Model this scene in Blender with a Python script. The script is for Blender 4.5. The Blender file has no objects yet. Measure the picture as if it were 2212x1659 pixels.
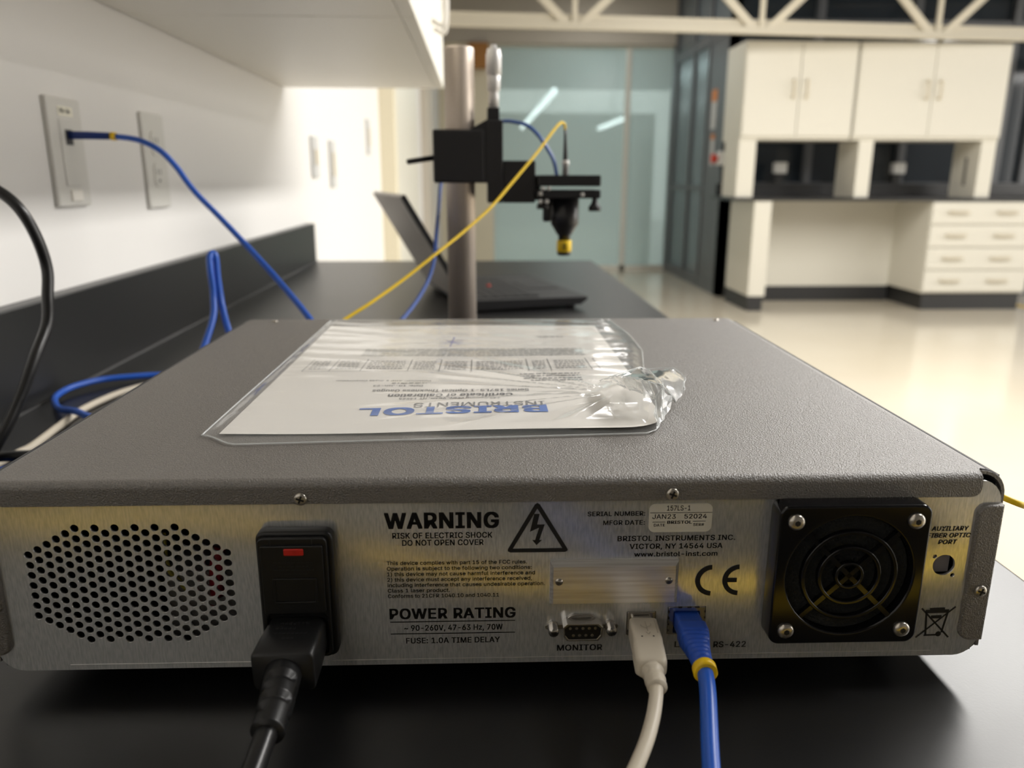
import bpy, bmesh, math, random
from mathutils import Vector, Matrix, noise
random.seed(7)
S = bpy.context.scene
COL = S.collection

# ------------------------------------------------------------------ camera
def cam_axes(pitch, yaw, roll):
    cy, sy, cp, sp = math.cos(yaw), math.sin(yaw), math.cos(pitch), math.sin(pitch)
    f = Vector((sy * cp, cy * cp, -sp)); r = Vector((cy, -sy, 0)); u = r.cross(f)
    c, s = math.cos(roll), math.sin(roll)
    return c * r + s * u, -s * r + c * u, f
cd = bpy.data.cameras.new('camera'); cam = bpy.data.objects.new('camera', cd); COL.objects.link(cam)
cr_, cu_, cf_ = cam_axes(0.2584, 0.0424, 0.0023)
cam.matrix_world = Matrix(((cr_.x, cu_.x, -cf_.x, 0.1997), (cr_.y, cu_.y, -cf_.y, -0.3040),
                           (cr_.z, cu_.z, -cf_.z, 1.1331), (0, 0, 0, 1)))
cd.sensor_width = 36.0; cd.lens = 36.0 * 1691.3 / 2212.0
cd.clip_start = 0.01; cd.clip_end = 100
cd.dof.use_dof = True; cd.dof.focus_distance = 0.37; cd.dof.aperture_fstop = 8.5
S.camera = cam

# ------------------------------------------------------------------ world, lamps, exposure
w = bpy.data.worlds.new('room_light'); S.world = w; w.use_nodes = True
w.node_tree.nodes['Background'].inputs[0].default_value = (1.0, 0.955, 0.89, 1)
w.node_tree.nodes['Background'].inputs[1].default_value = 3.9
def area(name, loc, sx, sy, power, col=(1, 0.93, 0.82)):
    l = bpy.data.lights.new(name, 'AREA'); l.shape = 'RECTANGLE'; l.size = sx; l.size_y = sy
    l.energy = power; l.color = col
    o = bpy.data.objects.new(name, l); COL.objects.link(o); o.location = loc
    return o
LC = (1, 0.974, 0.935)
area('ceiling_lamp_near', (2.65, 2.2, 2.95), 0.45, 4.4, 235, LC)
area('ceiling_lamp_far', (6.5, 2.3, 2.95), 0.14, 4.6, 120, LC)
area('fill_lamp_end', (10.3, 1.0, 2.95), 0.14, 7.0, 110, LC)  # unseen extra row, added to raise the ambient light
area('fill_lamp_back', (1.6, 7.4, 3.2), 0.14, 3.0, 20, LC)  # added fill for the soffit, glass and partition at the back
area('fill_lamp_corridor', (1.6, 14.0, 2.7), 0.3, 8.0, 280, (0.92, 1, 1))  # added fill behind the glass wall to brighten the panes
S.view_settings.view_transform = 'Standard'; S.view_settings.look = 'None'
S.view_settings.gamma = 1.0; S.view_settings.use_curve_mapping = False
S.view_settings.exposure = 0.2

# ------------------------------------------------------------------ helpers
def lin(c):
    c = c / 255.0
    return c / 12.92 if c <= 0.04045 else ((c + 0.055) / 1.055) ** 2.4
def rgb(r, g, b): return (lin(r), lin(g), lin(b), 1)
def mat(name, col, rough=0.5, metal=0.0, bump=None, spec=0.5, var=None, emit=None, stretch=None):
    m = bpy.data.materials.new(name); m.use_nodes = True
    nt = m.node_tree; b = nt.nodes['Principled BSDF']
    b.inputs['Base Color'].default_value = col; b.inputs['Roughness'].default_value = rough
    b.inputs['Metallic'].default_value = metal; b.inputs['Specular IOR Level'].default_value = spec
    if emit:
        b.inputs['Emission Color'].default_value = emit[0]; b.inputs['Emission Strength'].default_value = emit[1]
    if bump or var:
        tc = nt.nodes.new('ShaderNodeTexCoord'); mp = nt.nodes.new('ShaderNodeMapping')
        nt.links.new(tc.outputs['Object'], mp.inputs['Vector'])
        if stretch: mp.inputs['Scale'].default_value = stretch
    if bump:
        n = nt.nodes.new('ShaderNodeTexNoise'); n.inputs['Scale'].default_value = bump[0]; n.inputs['Detail'].default_value = bump[3] if len(bump) > 3 else 2
        nt.links.new(mp.outputs[0], n.inputs['Vector'])
        k = nt.nodes.new('ShaderNodeBump'); k.inputs['Strength'].default_value = bump[1]; k.inputs['Distance'].default_value = bump[2]
        nt.links.new(n.outputs[0], k.inputs['Height']); nt.links.new(k.outputs[0], b.inputs['Normal'])
    if var:      # var = (scale, colour a, colour b)
        n = nt.nodes.new('ShaderNodeTexNoise'); n.inputs['Scale'].default_value = var[0]; n.inputs['Detail'].default_value = 3
        nt.links.new(mp.outputs[0], n.inputs['Vector'])
        r = nt.nodes.new('ShaderNodeValToRGB'); r.color_ramp.elements[0].position = 0.35; r.color_ramp.elements[1].position = 0.65
        r.color_ramp.elements[0].color = var[1]; r.color_ramp.elements[1].color = var[2]
        nt.links.new(n.outputs[0], r.inputs[0]); nt.links.new(r.outputs[0], b.inputs['Base Color'])
    return m
def film(name, gloss=1.0, haze=0.04, rough=0.06, tint=(1, 1, 1, 1), ior=1.45):
    m = bpy.data.materials.new(name); m.use_nodes = True; nt = m.node_tree
    for n in list(nt.nodes): nt.nodes.remove(n)
    out = nt.nodes.new('ShaderNodeOutputMaterial')
    t = nt.nodes.new('ShaderNodeBsdfTransparent'); t.inputs[0].default_value = tint
    g = nt.nodes.new('ShaderNodeBsdfGlossy'); g.inputs['Roughness'].default_value = rough; g.inputs[0].default_value = (1, 1, 1, 1)
    d = nt.nodes.new('ShaderNodeBsdfDiffuse'); d.inputs[0].default_value = (0.85, 0.88, 0.88, 1)
    lw = nt.nodes.new('ShaderNodeLayerWeight'); lw.inputs[0].default_value = 0.5
    pw = nt.nodes.new('ShaderNodeMath'); pw.operation = 'POWER'; pw.inputs[1].default_value = 5; nt.links.new(lw.outputs['Facing'], pw.inputs[0])
    mu = nt.nodes.new('ShaderNodeMath'); mu.operation = 'MULTIPLY_ADD'; mu.inputs[1].default_value = 0.95 * gloss; mu.inputs[2].default_value = 0.045 * gloss; mu.use_clamp = True
    nt.links.new(pw.outputs[0], mu.inputs[0])
    m1 = nt.nodes.new('ShaderNodeMixShader'); m1.inputs[0].default_value = haze
    nt.links.new(t.outputs[0], m1.inputs[1]); nt.links.new(d.outputs[0], m1.inputs[2])
    m2 = nt.nodes.new('ShaderNodeMixShader'); nt.links.new(mu.outputs[0], m2.inputs[0])
    nt.links.new(m1.outputs[0], m2.inputs[1]); nt.links.new(g.outputs[0], m2.inputs[2])
    nt.links.new(m2.outputs[0], out.inputs[0])
    return m

BENCH = 0.914
DEV = Matrix.Translation((0, 0, BENCH + 0.012)) @ Matrix.Rotation(-0.00999, 4, 'Z')   # instrument frame
I4 = Matrix.Identity(4)
WM = {}
def thing(name, label, cat, M=I4, group=None):
    o = bpy.data.objects.new(name, None); COL.objects.link(o); o.empty_display_size = 0.05
    o.matrix_world = M; WM[o] = M.copy()
    o['label'] = label; o['category'] = cat
    if group: o['group'] = group
    return o
def obj(name, bm, m, parent=None, F=I4, smooth=False, label=None, bev=0.0, M=None, seg=2):
    """link bm (verts in frame F) as one mesh; parent local or own matrix M"""
    if isinstance(bm, bpy.types.Mesh): me = bm
    else:
        bmesh.ops.recalc_face_normals(bm, faces=bm.faces)
        me = bpy.data.meshes.new(name); bm.to_mesh(me); bm.free()
    base = WM[parent] if parent is not None else (M if M is not None else I4)
    me.transform(base.inverted() @ F)
    me.name = name; me.materials.clear()
    for mm in (m if isinstance(m, (list, tuple)) else [m]): me.materials.append(mm)
    if smooth:
        for p in me.polygons: p.use_smooth = True
    o = bpy.data.objects.new(name, me); COL.objects.link(o)
    if parent is not None: o.parent = parent; WM[o] = WM[parent]
    else: o.matrix_world = base; WM[o] = base.copy()
    if label: o['label'] = label
    if bev:
        b = o.modifiers.new('bevel', 'BEVEL'); b.width = bev; b.segments = seg; b.limit_method = 'ANGLE'; b.angle_limit = math.radians(40)
        b.harden_normals = False
        for p in me.polygons: p.use_smooth = False
    return o
def tag(o, label, cat, group=None):
    o['label'] = label; o['category'] = cat
    if group: o['group'] = group
    return o
def struct(name, bm, m, F=I4, parent=None, bev=0):
    o = obj(name, bm, m, parent, F, bev=bev)
    if parent is None: o['kind'] = 'structure'
    return o
def at(x, y, z, rz=0): return Matrix.Translation((x, y, z)) @ Matrix.Rotation(rz, 4, 'Z')
def B(): return bmesh.new()
def box(bm, x0, x1, y0, y1, z0, z1, M=None):
    vs = [bm.verts.new((x, y, z)) for x in (x0, x1) for y in (y0, y1) for z in (z0, z1)]
    if M is not None:
        for v in vs: v.co = M @ v.co
    for f in ((0, 1, 3, 2), (4, 6, 7, 5), (0, 4, 5, 1), (2, 3, 7, 6), (0, 2, 6, 4), (1, 5, 7, 3)):
        bm.faces.new([vs[i] for i in f])
    return bm
def bx(*a): return box(B(), *a)
def frames(pts):
    T = []
    for i in range(len(pts)):
        a = pts[max(i - 1, 0)]; b = pts[min(i + 1, len(pts) - 1)]; T.append((b - a).normalized())
    up = Vector((0, 0, 1)) if abs(T[0].z) < 0.9 else Vector((0, 1, 0))
    n = (up - T[0] * up.dot(T[0])).normalized(); out = []
    for t in T:
        n = (n - t * n.dot(t)).normalized(); out.append((t, n, n.cross(t)))
    return out
def catmull(P, n=8):
    P = [Vector(p) for p in P]; Q = []
    for i in range(len(P) - 1):
        a = P[i - 1] if i else P[0] * 2 - P[1]; b, c = P[i], P[i + 1]; d = P[i + 2] if i + 2 < len(P) else P[-1] * 2 - P[-2]
        for k in range(n):
            t = k / n
            Q.append(0.5 * ((2 * b) + (c - a) * t + (2 * a - 5 * b + 4 * c - d) * t * t + (3 * b - a - 3 * c + d) * t ** 3))
    Q.append(P[-1]); return Q
def loft(bm, pts, secs, seg=24):
    """pts list of Vector, secs list of (half width, half height, exponent)"""
    pts = [Vector(p) for p in pts]; fr = frames(pts); rings = []
    for p, (t, n, s), (hw, hh, e) in zip(pts, fr, secs):
        ring = []
        for k in range(seg):
            a = 2 * math.pi * (k + 0.5) / seg; c, q = math.cos(a), math.sin(a)
            ring.append(bm.verts.new(p + s * (hw * math.copysign(abs(c) ** (2 / e), c)) + n * (hh * math.copysign(abs(q) ** (2 / e), q))))
        rings.append(ring)
    for a, b in zip(rings, rings[1:]):
        for k in range(seg): bm.faces.new((a[k], a[(k + 1) % seg], b[(k + 1) % seg], b[k]))
    bm.faces.new(rings[0]); bm.faces.new(rings[-1])
    return bm
def tube(bm, P, r, seg=16, n=8):
    Q = catmull(P, n) if n else [Vector(p) for p in P]
    return loft(bm, Q, [(r, r, 2)] * len(Q), seg)
def cyl(bm, p0, p1, r0, r1=None, seg=24):
    r1 = r0 if r1 is None else r1
    return loft(bm, [p0, p1], [(r0, r0, 2), (r1, r1, 2)], seg)
def lathe(bm, c, axis, prof, seg=24):
    """prof list of (distance along axis, radius)"""
    c = Vector(c); a = Vector(axis).normalized()
    return loft(bm, [c + a * d for d, r in prof], [(max(r, 1e-5), max(r, 1e-5), 2) for d, r in prof], seg)
def rrect(x0, x1, z0, z1, r, n=6, corners=(1, 1, 1, 1)):
    """rounded outline counter-clockwise; corners order BL, BR, TR, TL"""
    out = []
    for (cx, cz, a0, on) in ((x0, z0, 180, corners[0]), (x1, z0, 270, corners[1]), (x1, z1, 0, corners[2]), (x0, z1, 90, corners[3])):
        if not on: out.append((cx, cz)); continue
        ox = cx + (r if cx == x0 else -r); oz = cz + (r if cz == z0 else -r)
        for k in range(n + 1):
            a = math.radians(a0 + 90 * k / n); out.append((ox + r * math.cos(a), oz + r * math.sin(a)))
    return out
def circ(cx, cz, r, n=20): return [(cx + r * math.cos(2 * math.pi * k / n), cz + r * math.sin(2 * math.pi * k / n)) for k in range(n)]
XZ = lambda x, z, d: (x, d, z)      # vertical plates (panel plane)
XY = lambda x, z, d: (x, z, d)      # horizontal plates
YZ = lambda x, z, d: (d, x, z)      # plates on the left wall
def plate(loops, d0, d1, plane=XZ, bevel=0.0):
    """flat plate with holes: loops in 2D, thickness from d0 to d1"""
    cu = bpy.data.curves.new('tmp', 'CURVE'); cu.dimensions = '2D'; cu.fill_mode = 'BOTH'
    cu.extrude = abs(d1 - d0) / 2 - bevel; cu.bevel_depth = bevel; cu.bevel_resolution = 2; cu.offset = -bevel
    for lp in loops:
        s = cu.splines.new('POLY'); s.points.add(len(lp) - 1); s.use_cyclic_u = True
        for pt, (x, z) in zip(s.points, lp): pt.co = (x, z, 0, 1)
    ob = bpy.data.objects.new('tmp', cu); COL.objects.link(ob)
    dg = bpy.context.evaluated_depsgraph_get(); me = bpy.data.meshes.new_from_object(ob.evaluated_get(dg))
    bpy.data.objects.remove(ob); bpy.data.curves.remove(cu)
    mid = (d0 + d1) / 2
    for v in me.vertices: v.co = plane(v.co.x, v.co.y, mid + v.co.z)
    bm = B(); bm.from_mesh(me); bpy.data.meshes.remove(me)
    bmesh.ops.remove_doubles(bm, verts=bm.verts, dist=1e-6)
    return bm
GLYPH_DATA = '''
  188 
# 440 242 0,326 509,377 509,294 0|10 140,19 192,400 192,391 140|64 0,147 509,198 509,115 0|40 316,49 368,429 368,421 316
& 448 197 -7,173 -6,150 -2,129 4,110 12,93 22,78 34,65 47,54 62,45 78,39 96,35 114,34 133,35 149,37 163,42 177,47 189,55 201,63 213,73 224,85 235,97 245,111 256,125 267,140 279,216 335,221 339,226 343,231 347,237 352,242 357,246 363,251 369,255 375,258 382,260 389,261 397,262 405,261 417,258 427,253 437,245 445,237 452,226 457,215 460,201 461,192 460,184 459,176 456,168 453,161 449,155 444,150 438,145 431,142 424,139 416,137 408,137 399,137 389,139 380,142 372,145 363,150 355,155 346,162 337,169 327,176 317,185 307,194 296,204 284,438 0,364 0,171 231,121 293,111 306,102 319,94 331,87 344,82 357,78 370,76 384,75 398,76 415,79 430,84 445,91 458,99 470,109 481,121 491,134 499,149 505,165 510,182 513,200 513,218 513,235 510,251 505,266 499,279 491,290 482,300 471,308 459,315 447,320 433,323 419,324 404,323 393,322 382,319 372,315 362,310 352,305 342,299 333,291 325,283 317,275 308,266 301,256 293,154 217,140 206,128 195,118 185,110 174,104 164,100 154,98 143,97 131,98 119,100 108,104 97,109 87,116 78,124 70,133 63,143 57,154 53,166 49,179 47,193 46,208 47,223 50,237 54,251 59,265 66,278 75,290 84,301 95,312 108,321 121,329 136,336 151,342 168,346 186,348 205,349 224,408 224,407 201,405 180,401 161,397 144,391 128,385 115,378 103,371 92,364 83,357 75,351 68,345 62,333 47,320 34,305 23,289 14,271 7,252 1,234 -3,215 -6
) 273 37 -96,52 -66,64 -37,76 -9,86 18,95 44,102 69,108 93,113 116,117 139,120 162,121 184,122 207,121 232,119 258,116 285,112 313,106 342,99 370,91 399,82 428,73 457,62 485,50 512,37 539,97 539,109 517,121 494,131 468,142 441,151 413,159 384,167 354,173 323,178 293,181 264,183 235,184 207,183 168,178 130,171 92,161 53,149 15,134 -22,117 -59,97 -96
, 188 38 -119,68 71,137 71,84 -119
- 453 337 244,337 188,114 188,114 244
. 188 95 -4,86 -4,78 -1,70 3,63 9,57 16,53 24,50 32,50 41,50 50,53 59,57 66,63 73,70 79,78 83,86 86,95 87,104 86,113 83,121 79,128 73,134 66,138 59,140 50,141 41,140 32,138 24,134 16,128 9,121 3,113 -1,104 -4
0 453 227 -7,199 -5,174 1,151 11,130 24,111 41,95 62,80 86,69 113,60 144,53 178,49 214,48 254,49 294,53 330,60 364,69 395,81 422,95 447,112 467,130 484,151 498,174 508,200 514,227 516,254 514,279 508,302 498,323 484,342 467,358 447,372 422,384 395,393 364,400 330,404 294,405 254,404 214,400 178,393 144,384 113,373 86,359 62,342 41,323 24,302 11,279 1,254 -5|227 50,245 51,261 56,276 63,290 74,303 87,313 103,323 122,330 144,336 168,340 194,343 223,344 254,343 285,340 314,336 341,330 365,323 387,313 405,303 422,290 435,276 446,261 453,245 458,227 460,209 458,192 453,177 446,163 435,151 422,140 405,131 387,123 365,117 341,113 314,110 285,109 254,110 223,113 194,117 168,123 144,131 122,140 103,151 87,163 74,177 63,192 56,209 51
1 453 76 0,76 55,391 55,391 0|276 509,276 0,212 0,212 448,86 358,86 427,198 509
2 453 64 0,64 47,234 229,248 243,261 257,272 270,282 282,291 294,299 305,305 316,311 327,315 337,318 348,320 360,320 371,319 385,317 397,313 408,308 419,301 428,293 436,283 443,273 449,262 454,250 457,237 459,224 460,209 459,196 457,184 453,172 447,162 441,153 433,145 424,139 413,134 402,130 390,128 376,127 362,66 362,67 384,71 405,77 424,86 442,98 459,111 473,126 486,143 496,162 505,182 511,203 514,225 516,247 514,268 511,288 505,306 497,323 486,337 474,350 461,361 445,370 428,376 411,380 392,381 372,380 358,378 345,375 331,371 318,365 304,357 290,347 275,336 259,322 241,306 223,288 202,267 180,153 60,389 57,389 0
3 453 218 -7,195 -6,173 -3,152 2,133 10,114 19,98 30,83 43,70 57,60 74,52 91,46 111,44 132,109 132,111 119,115 107,120 97,126 87,134 78,144 71,154 64,165 59,178 55,191 52,204 50,219 50,234 51,248 53,262 56,275 61,287 67,297 74,307 83,315 93,321 104,325 116,328 130,329 145,328 158,326 172,322 184,316 196,308 207,299 217,288 226,275 234,260 240,242 244,223 247,201 248,157 248,157 299,288 448,288 452,70 452,70 509,372 509,372 461,211 278,211 289,239 290,264 288,287 284,308 276,327 265,344 253,359 239,371 222,381 205,387 186,392 166,393 145,392 123,387 103,380 84,370 66,358 50,344 36,327 23,309 12,288 4,266 -2,243 -6
4 453 40 105,40 158,247 509,311 509,109 166,413 163,413 105|282 0,282 121,282 146,282 318,343 318,343 0
5 453 221 -7,199 -6,178 -2,159 3,140 11,123 21,108 32,94 45,83 60,73 76,66 93,62 111,60 130,122 130,124 119,127 108,132 98,138 89,145 80,154 73,163 66,173 60,184 56,196 52,208 50,221 50,236 51,250 53,264 58,276 64,288 72,298 82,307 92,314 104,320 117,324 131,327 146,328 162,327 178,324 193,320 208,314 221,306 233,297 244,286 254,275 262,262 269,248 273,233 276,218 277,205 276,192 275,180 272,167 268,156 264,145 258,136 252,128 246,67 253,96 509,366 509,366 452,151 452,134 301,145 308,155 315,166 320,178 325,190 329,203 331,216 333,229 334,247 333,263 330,279 326,294 321,308 314,321 306,334 296,345 285,355 273,364 260,372 246,379 231,384 215,388 199,390 181,391 163,390 139,385 117,379 95,369 76,357 57,343 41,327 27,309 15,289 6,268 -1,245 -5
6 453 226 -7,203 -5,182 -1,161 5,142 15,125 26,109 40,96 56,84 74,75 94,69 115,65 138,64 162,65 180,68 199,73 219,80 239,89 261,102 285,118 311,137 340,252 509,322 509,151 261,145 261,149 268,154 275,159 281,165 288,172 293,179 299,187 303,196 307,205 310,214 312,224 314,235 314,257 313,278 309,298 303,316 295,332 284,346 271,359 257,370 240,378 221,384 201,388 180,389 157,388 134,384 112,377 92,368 73,356 55,343 39,327 26,310 14,291 5,271 -2,249 -6|226 48,241 49,254 52,267 56,279 63,289 70,299 79,307 90,314 101,320 114,324 128,327 142,327 157,327 173,324 187,320 201,314 213,307 225,299 235,289 244,279 251,267 258,254 262,241 264,226 265,212 264,198 262,186 258,174 252,163 244,153 235,145 225,138 214,132 201,128 188,126 174,125 158,126 143,128 128,132 114,138 102,145 90,153 79,163 70,174 63,186 56,198 52,212 49
7 453 97 0,323 448,323 452,62 452,62 509,391 509,391 449,165 0
9 453 226 516,249 514,271 510,291 503,310 494,328 482,343 468,356 452,368 434,377 414,384 393,388 371,389 347,388 328,385 309,380 290,373 270,363 248,350 224,334 197,315 168,200 0,130 0,301 248,307 248,303 240,299 234,294 227,287 221,281 215,273 210,265 206,257 202,248 199,238 196,228 195,218 195,195 196,175 199,155 206,137 214,121 225,106 237,94 252,83 269,74 287,68 307,65 329,64 352,65 375,69 397,75 417,85 436,96 454,110 469,125 483,143 494,162 504,182 510,203 514|226 460,212 459,199 457,186 452,174 446,163 438,154 429,145 419,138 407,133 395,129 381,126 367,125 352,126 336,129 322,133 308,138 295,145 284,154 274,163 265,174 257,186 251,199 247,212 244,226 243,240 244,254 247,267 251,279 257,289 265,299 273,307 284,314 295,320 308,324 321,327 335,327 350,327 366,324 381,320 394,314 407,307 419,299 429,290 438,279 446,267 452,254 457,241 459
: 188 95 -4,86 -4,78 -1,70 3,63 9,57 16,53 24,50 32,50 41,50 50,53 59,57 66,63 73,70 79,78 83,86 86,95 87,104 86,113 83,121 79,128 73,134 66,138 59,140 50,141 41,140 32,138 24,134 16,128 9,121 3,113 -1,104 -4|95 271,86 272,78 274,70 278,63 284,57 291,53 299,50 307,50 316,50 325,53 334,57 342,63 349,70 354,78 359,86 361,95 362,104 361,113 359,121 354,128 349,134 342,138 334,140 325,141 316,140 307,138 299,134 291,128 284,121 278,113 274,104 272
A 480 16 0,201 509,276 509,463 0,395 0,287 302,282 317,276 334,270 352,264 372,257 394,250 420,241 447,232 478,245 478,236 447,228 419,220 393,213 371,206 351,201 333,195 317,191 302,85 0|110 142,110 199,370 199,370 142
B 456 60 0,60 509,241 509,266 508,289 504,310 499,329 491,345 481,359 469,371 456,381 442,388 426,394 410,397 392,398 374,397 358,395 344,392 331,387 320,380 310,373 301,365 293,356 286,347 280,336 275,326 270,315 267,315 262,327 261,339 257,351 252,363 245,374 237,385 227,394 216,402 203,409 189,414 173,417 155,418 136,417 117,413 100,408 83,400 67,390 52,377 39,362 28,344 18,324 10,301 4,275 1,247 0|125 57,245 57,272 58,296 63,315 70,330 80,341 92,349 105,354 120,355 137,355 149,352 161,348 173,342 184,335 194,327 203,317 211,306 218,293 224,279 228,264 230,248 231,125 231|125 285,238 285,252 286,265 288,277 291,288 296,299 302,308 309,316 317,323 326,329 337,333 348,335 359,336 372,334 388,330 403,323 417,313 429,299 439,283 446,263 450,240 452,125 452
C 510 267 -7,235 -5,205 1,177 11,150 25,126 42,104 63,86 88,70 115,57 146,48 179,42 215,40 254,42 293,48 329,57 362,70 393,86 421,104 445,126 466,150 484,177 498,205 508,235 514,267 516,286 515,305 513,323 509,340 504,357 498,373 490,388 481,402 471,415 460,427 447,438 433,448 418,456 402,463 385,469 367,473 348,408 348,405 361,401 373,395 384,389 395,382 404,375 413,366 421,357 428,348 435,337 440,327 445,315 449,304 452,292 454,280 455,267 456,245 454,223 450,203 443,184 432,166 419,150 403,137 385,125 364,116 340,109 314,105 285,103 254,105 223,109 194,116 168,125 145,137 123,151 105,166 89,184 76,203 66,223 59,245 54,267 53,280 53,292 55,304 57,315 60,327 64,337 69,348 74,357 81,366 88,375 96,382 105,389 114,395 125,401 136,405 148,408 160,473 160,469 142,463 124,457 107,448 91,438 76,428 62,416 49,402 38,388 28,373 19,357 11,341 5,323 0,305 -4,286 -6
D 502 219 0,96 0,96 57,215 57,244 58,272 63,296 70,318 81,337 94,354 110,368 128,379 149,388 172,394 198,398 226,399 255,398 285,394 312,388 337,379 361,368 381,354 399,338 415,320 428,299 438,275 446,249 450,221 452,93 452,93 509,225 509,261 507,294 501,325 492,353 478,377 461,399 441,418 418,433 391,446 361,455 329,460 293,462 255,460 217,455 181,446 149,433 119,417 92,398 68,376 48,351 31,322 17,291 8,256 2|125 509,125 0,60 0,60 509
E 419 60 0,60 509,372 509,372 452,125 452,125 286,355 286,355 229,125 229,125 57,375 57,375 0
F 410 60 0,60 509,369 509,369 452,125 452,125 278,346 278,346 221,125 221,125 0
G 520 269 -7,236 -5,205 1,176 11,149 25,125 43,104 64,85 88,69 116,57 146,47 179,42 215,40 254,42 293,47 329,57 362,69 393,85 421,103 445,125 466,149 484,175 498,203 508,233 514,265 516,285 515,304 513,322 509,340 504,358 497,374 489,389 480,403 469,416 458,429 445,439 431,449 416,458 401,465 384,470 367,474 349,408 349,404 361,399 372,393 383,387 393,380 403,373 411,365 420,356 427,347 434,337 439,326 444,315 448,304 452,291 454,279 455,265 456,243 454,222 450,202 443,183 432,166 419,150 404,137 385,125 364,116 340,109 314,105 285,103 254,105 223,109 194,116 168,125 145,137 124,151 105,166 90,184 76,203 66,224 59,246 54,269 53,290 54,309 57,328 63,345 71,360 81,374 93,386 107,396 123,404 141,410 160,414 180,415 202,434 199,283 199,283 256,478 256,478 200,476 170,471 141,463 115,451 91,436 69,419 50,399 33,377 19,352 8,326 0,298 -5
H 517 60 0,60 509,125 509,125 289,392 289,392 509,457 509,457 0,392 0,392 232,125 232,125 0
I 300 31 0,31 57,118 57,118 452,31 452,31 509,269 509,269 452,183 452,183 57,269 57,269 0
J 396 185 -7,153 -4,124 3,98 15,75 33,57 55,44 81,36 111,33 145,33 173,98 173,98 145,99 123,104 104,111 88,122 74,134 64,149 56,166 51,185 50,204 51,220 56,235 64,248 74,258 88,266 104,270 123,272 145,272 509,336 509,336 145,334 111,326 81,313 55,294 33,271 15,246 3,217 -4
K 467 104 145,104 216,113 228,122 239,130 250,139 261,148 272,157 282,165 293,174 303,184 314,193 324,202 334,212 344,364 509,448 509,231 276|60 0,60 509,125 509,125 334,124 225,125 193,125 0|372 0,188 259,228 309,449 0
L 393 60 0,60 509,125 509,125 57,361 57,361 0
M 628 60 0,60 509,152 509,277 187,287 159,299 123,311 84,322 49,307 49,318 83,330 121,342 158,352 187,476 509,568 509,568 0,504 0,504 291,504 327,505 369,506 413,507 457,513 457,509 445,505 433,502 421,498 409,482 363,467 322,456 291,342 0,286 0,170 291,159 321,145 361,129 408,112 457,119 457,120 416,121 372,122 328,122 291,122 0
N 523 60 0,60 509,136 509,343 183,347 176,352 169,357 160,363 151,369 141,375 130,381 119,388 107,394 94,401 82,407 68,414 55,405 54,403 68,402 81,401 95,401 108,400 121,400 134,399 146,399 157,399 195,399 509,463 509,463 0,387 0,202 290,177 331,171 342,164 354,156 367,148 381,108 452,119 454,122 384,124 328,125 291,125 0
O 533 267 -7,235 -5,205 1,177 11,150 25,126 42,105 63,86 88,70 115,57 146,48 179,42 215,40 254,42 293,48 329,57 362,70 393,86 421,105 445,126 466,150 484,177 498,205 508,235 514,267 516,299 514,329 508,357 498,384 484,408 466,429 445,448 421,464 393,477 362,486 329,491 293,493 254,491 215,486 179,477 146,464 115,448 88,429 63,408 42,384 25,357 11,329 1,299 -5|267 53,289 54,310 59,330 66,349 76,367 89,383 105,396 123,408 144,418 168,425 194,429 223,430 254,429 286,425 314,418 341,408 365,396 386,383 404,367 420,349 433,330 443,310 450,289 454,267 456,245 454,223 450,203 443,184 433,167 420,151 404,137 385,125 364,116 340,109 314,105 285,103 254,105 223,109 194,116 168,125 144,137 123,151 105,167 89,184 76,203 66,223 59,245 54
P 445 60 0,60 509,235 509,263 507,289 503,312 497,332 487,350 476,366 462,379 447,390 430,398 411,404 391,407 370,409 348,407 325,404 304,398 284,390 265,379 248,366 233,350 219,332 207,312 198,289 191,263 187,235 186,109 186,109 242,233 242,252 243,269 246,284 250,297 256,308 264,318 272,327 282,333 294,338 306,342 319,344 333,344 348,344 362,342 376,338 389,333 402,326 413,318 423,308 431,297 439,284 444,268 449,251 451,232 452,125 452,125 0
R 449 60 0,60 509,236 509,264 507,290 504,313 497,333 489,351 478,367 465,380 450,390 433,399 415,405 395,408 374,409 352,408 330,405 309,399 290,390 271,380 255,367 240,351 228,333 217,312 209,289 203,264 199,236 198,96 198,96 255,234 255,252 256,269 258,284 262,298 267,309 273,319 281,327 290,334 300,339 312,342 324,344 338,345 352,344 367,342 380,339 393,334 405,327 415,319 425,309 433,298 440,284 445,269 449,252 451,233 452,125 452,125 0|353 0,230 229,303 229,428 0
S 447 224 -9,197 -8,172 -4,149 1,128 9,108 19,91 31,76 45,64 60,54 77,46 96,41 115,38 137,104 137,107 123,110 110,116 98,123 88,132 79,142 71,154 64,166 59,180 55,194 52,209 50,224 49,241 50,257 52,272 55,286 60,299 66,311 74,321 82,329 92,336 102,341 114,345 126,346 139,345 151,342 161,338 171,332 179,325 186,316 193,307 199,296 205,284 209,272 214,259 218,245 222,184 239,154 249,128 260,105 274,86 289,71 307,60 326,54 348,52 372,53 393,58 413,65 431,75 448,87 463,102 476,119 488,138 498,158 506,180 511,203 514,227 516,252 514,275 511,296 505,316 498,334 488,351 476,365 463,377 449,387 433,394 415,399 397,401 378,337 378,334 396,326 412,316 426,302 437,286 447,267 453,247 457,225 459,209 458,194 456,180 452,167 448,156 442,145 435,136 427,129 418,123 409,118 398,116 387,115 376,116 363,119 352,124 342,131 334,139 326,148 319,158 313,169 308,180 304,191 300,202 296,212 293,264 279,276 276,287 272,299 268,312 264,324 258,336 252,347 245,359 238,369 229,379 220,387 209,395 198,401 185,405 171,407 155,408 139,407 118,403 99,396 81,386 64,374 48,360 34,343 21,323 11,302 2,278 -4,252 -8
T 449 32 452,32 509,417 509,417 452,257 452,257 0,193 0,193 452
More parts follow.
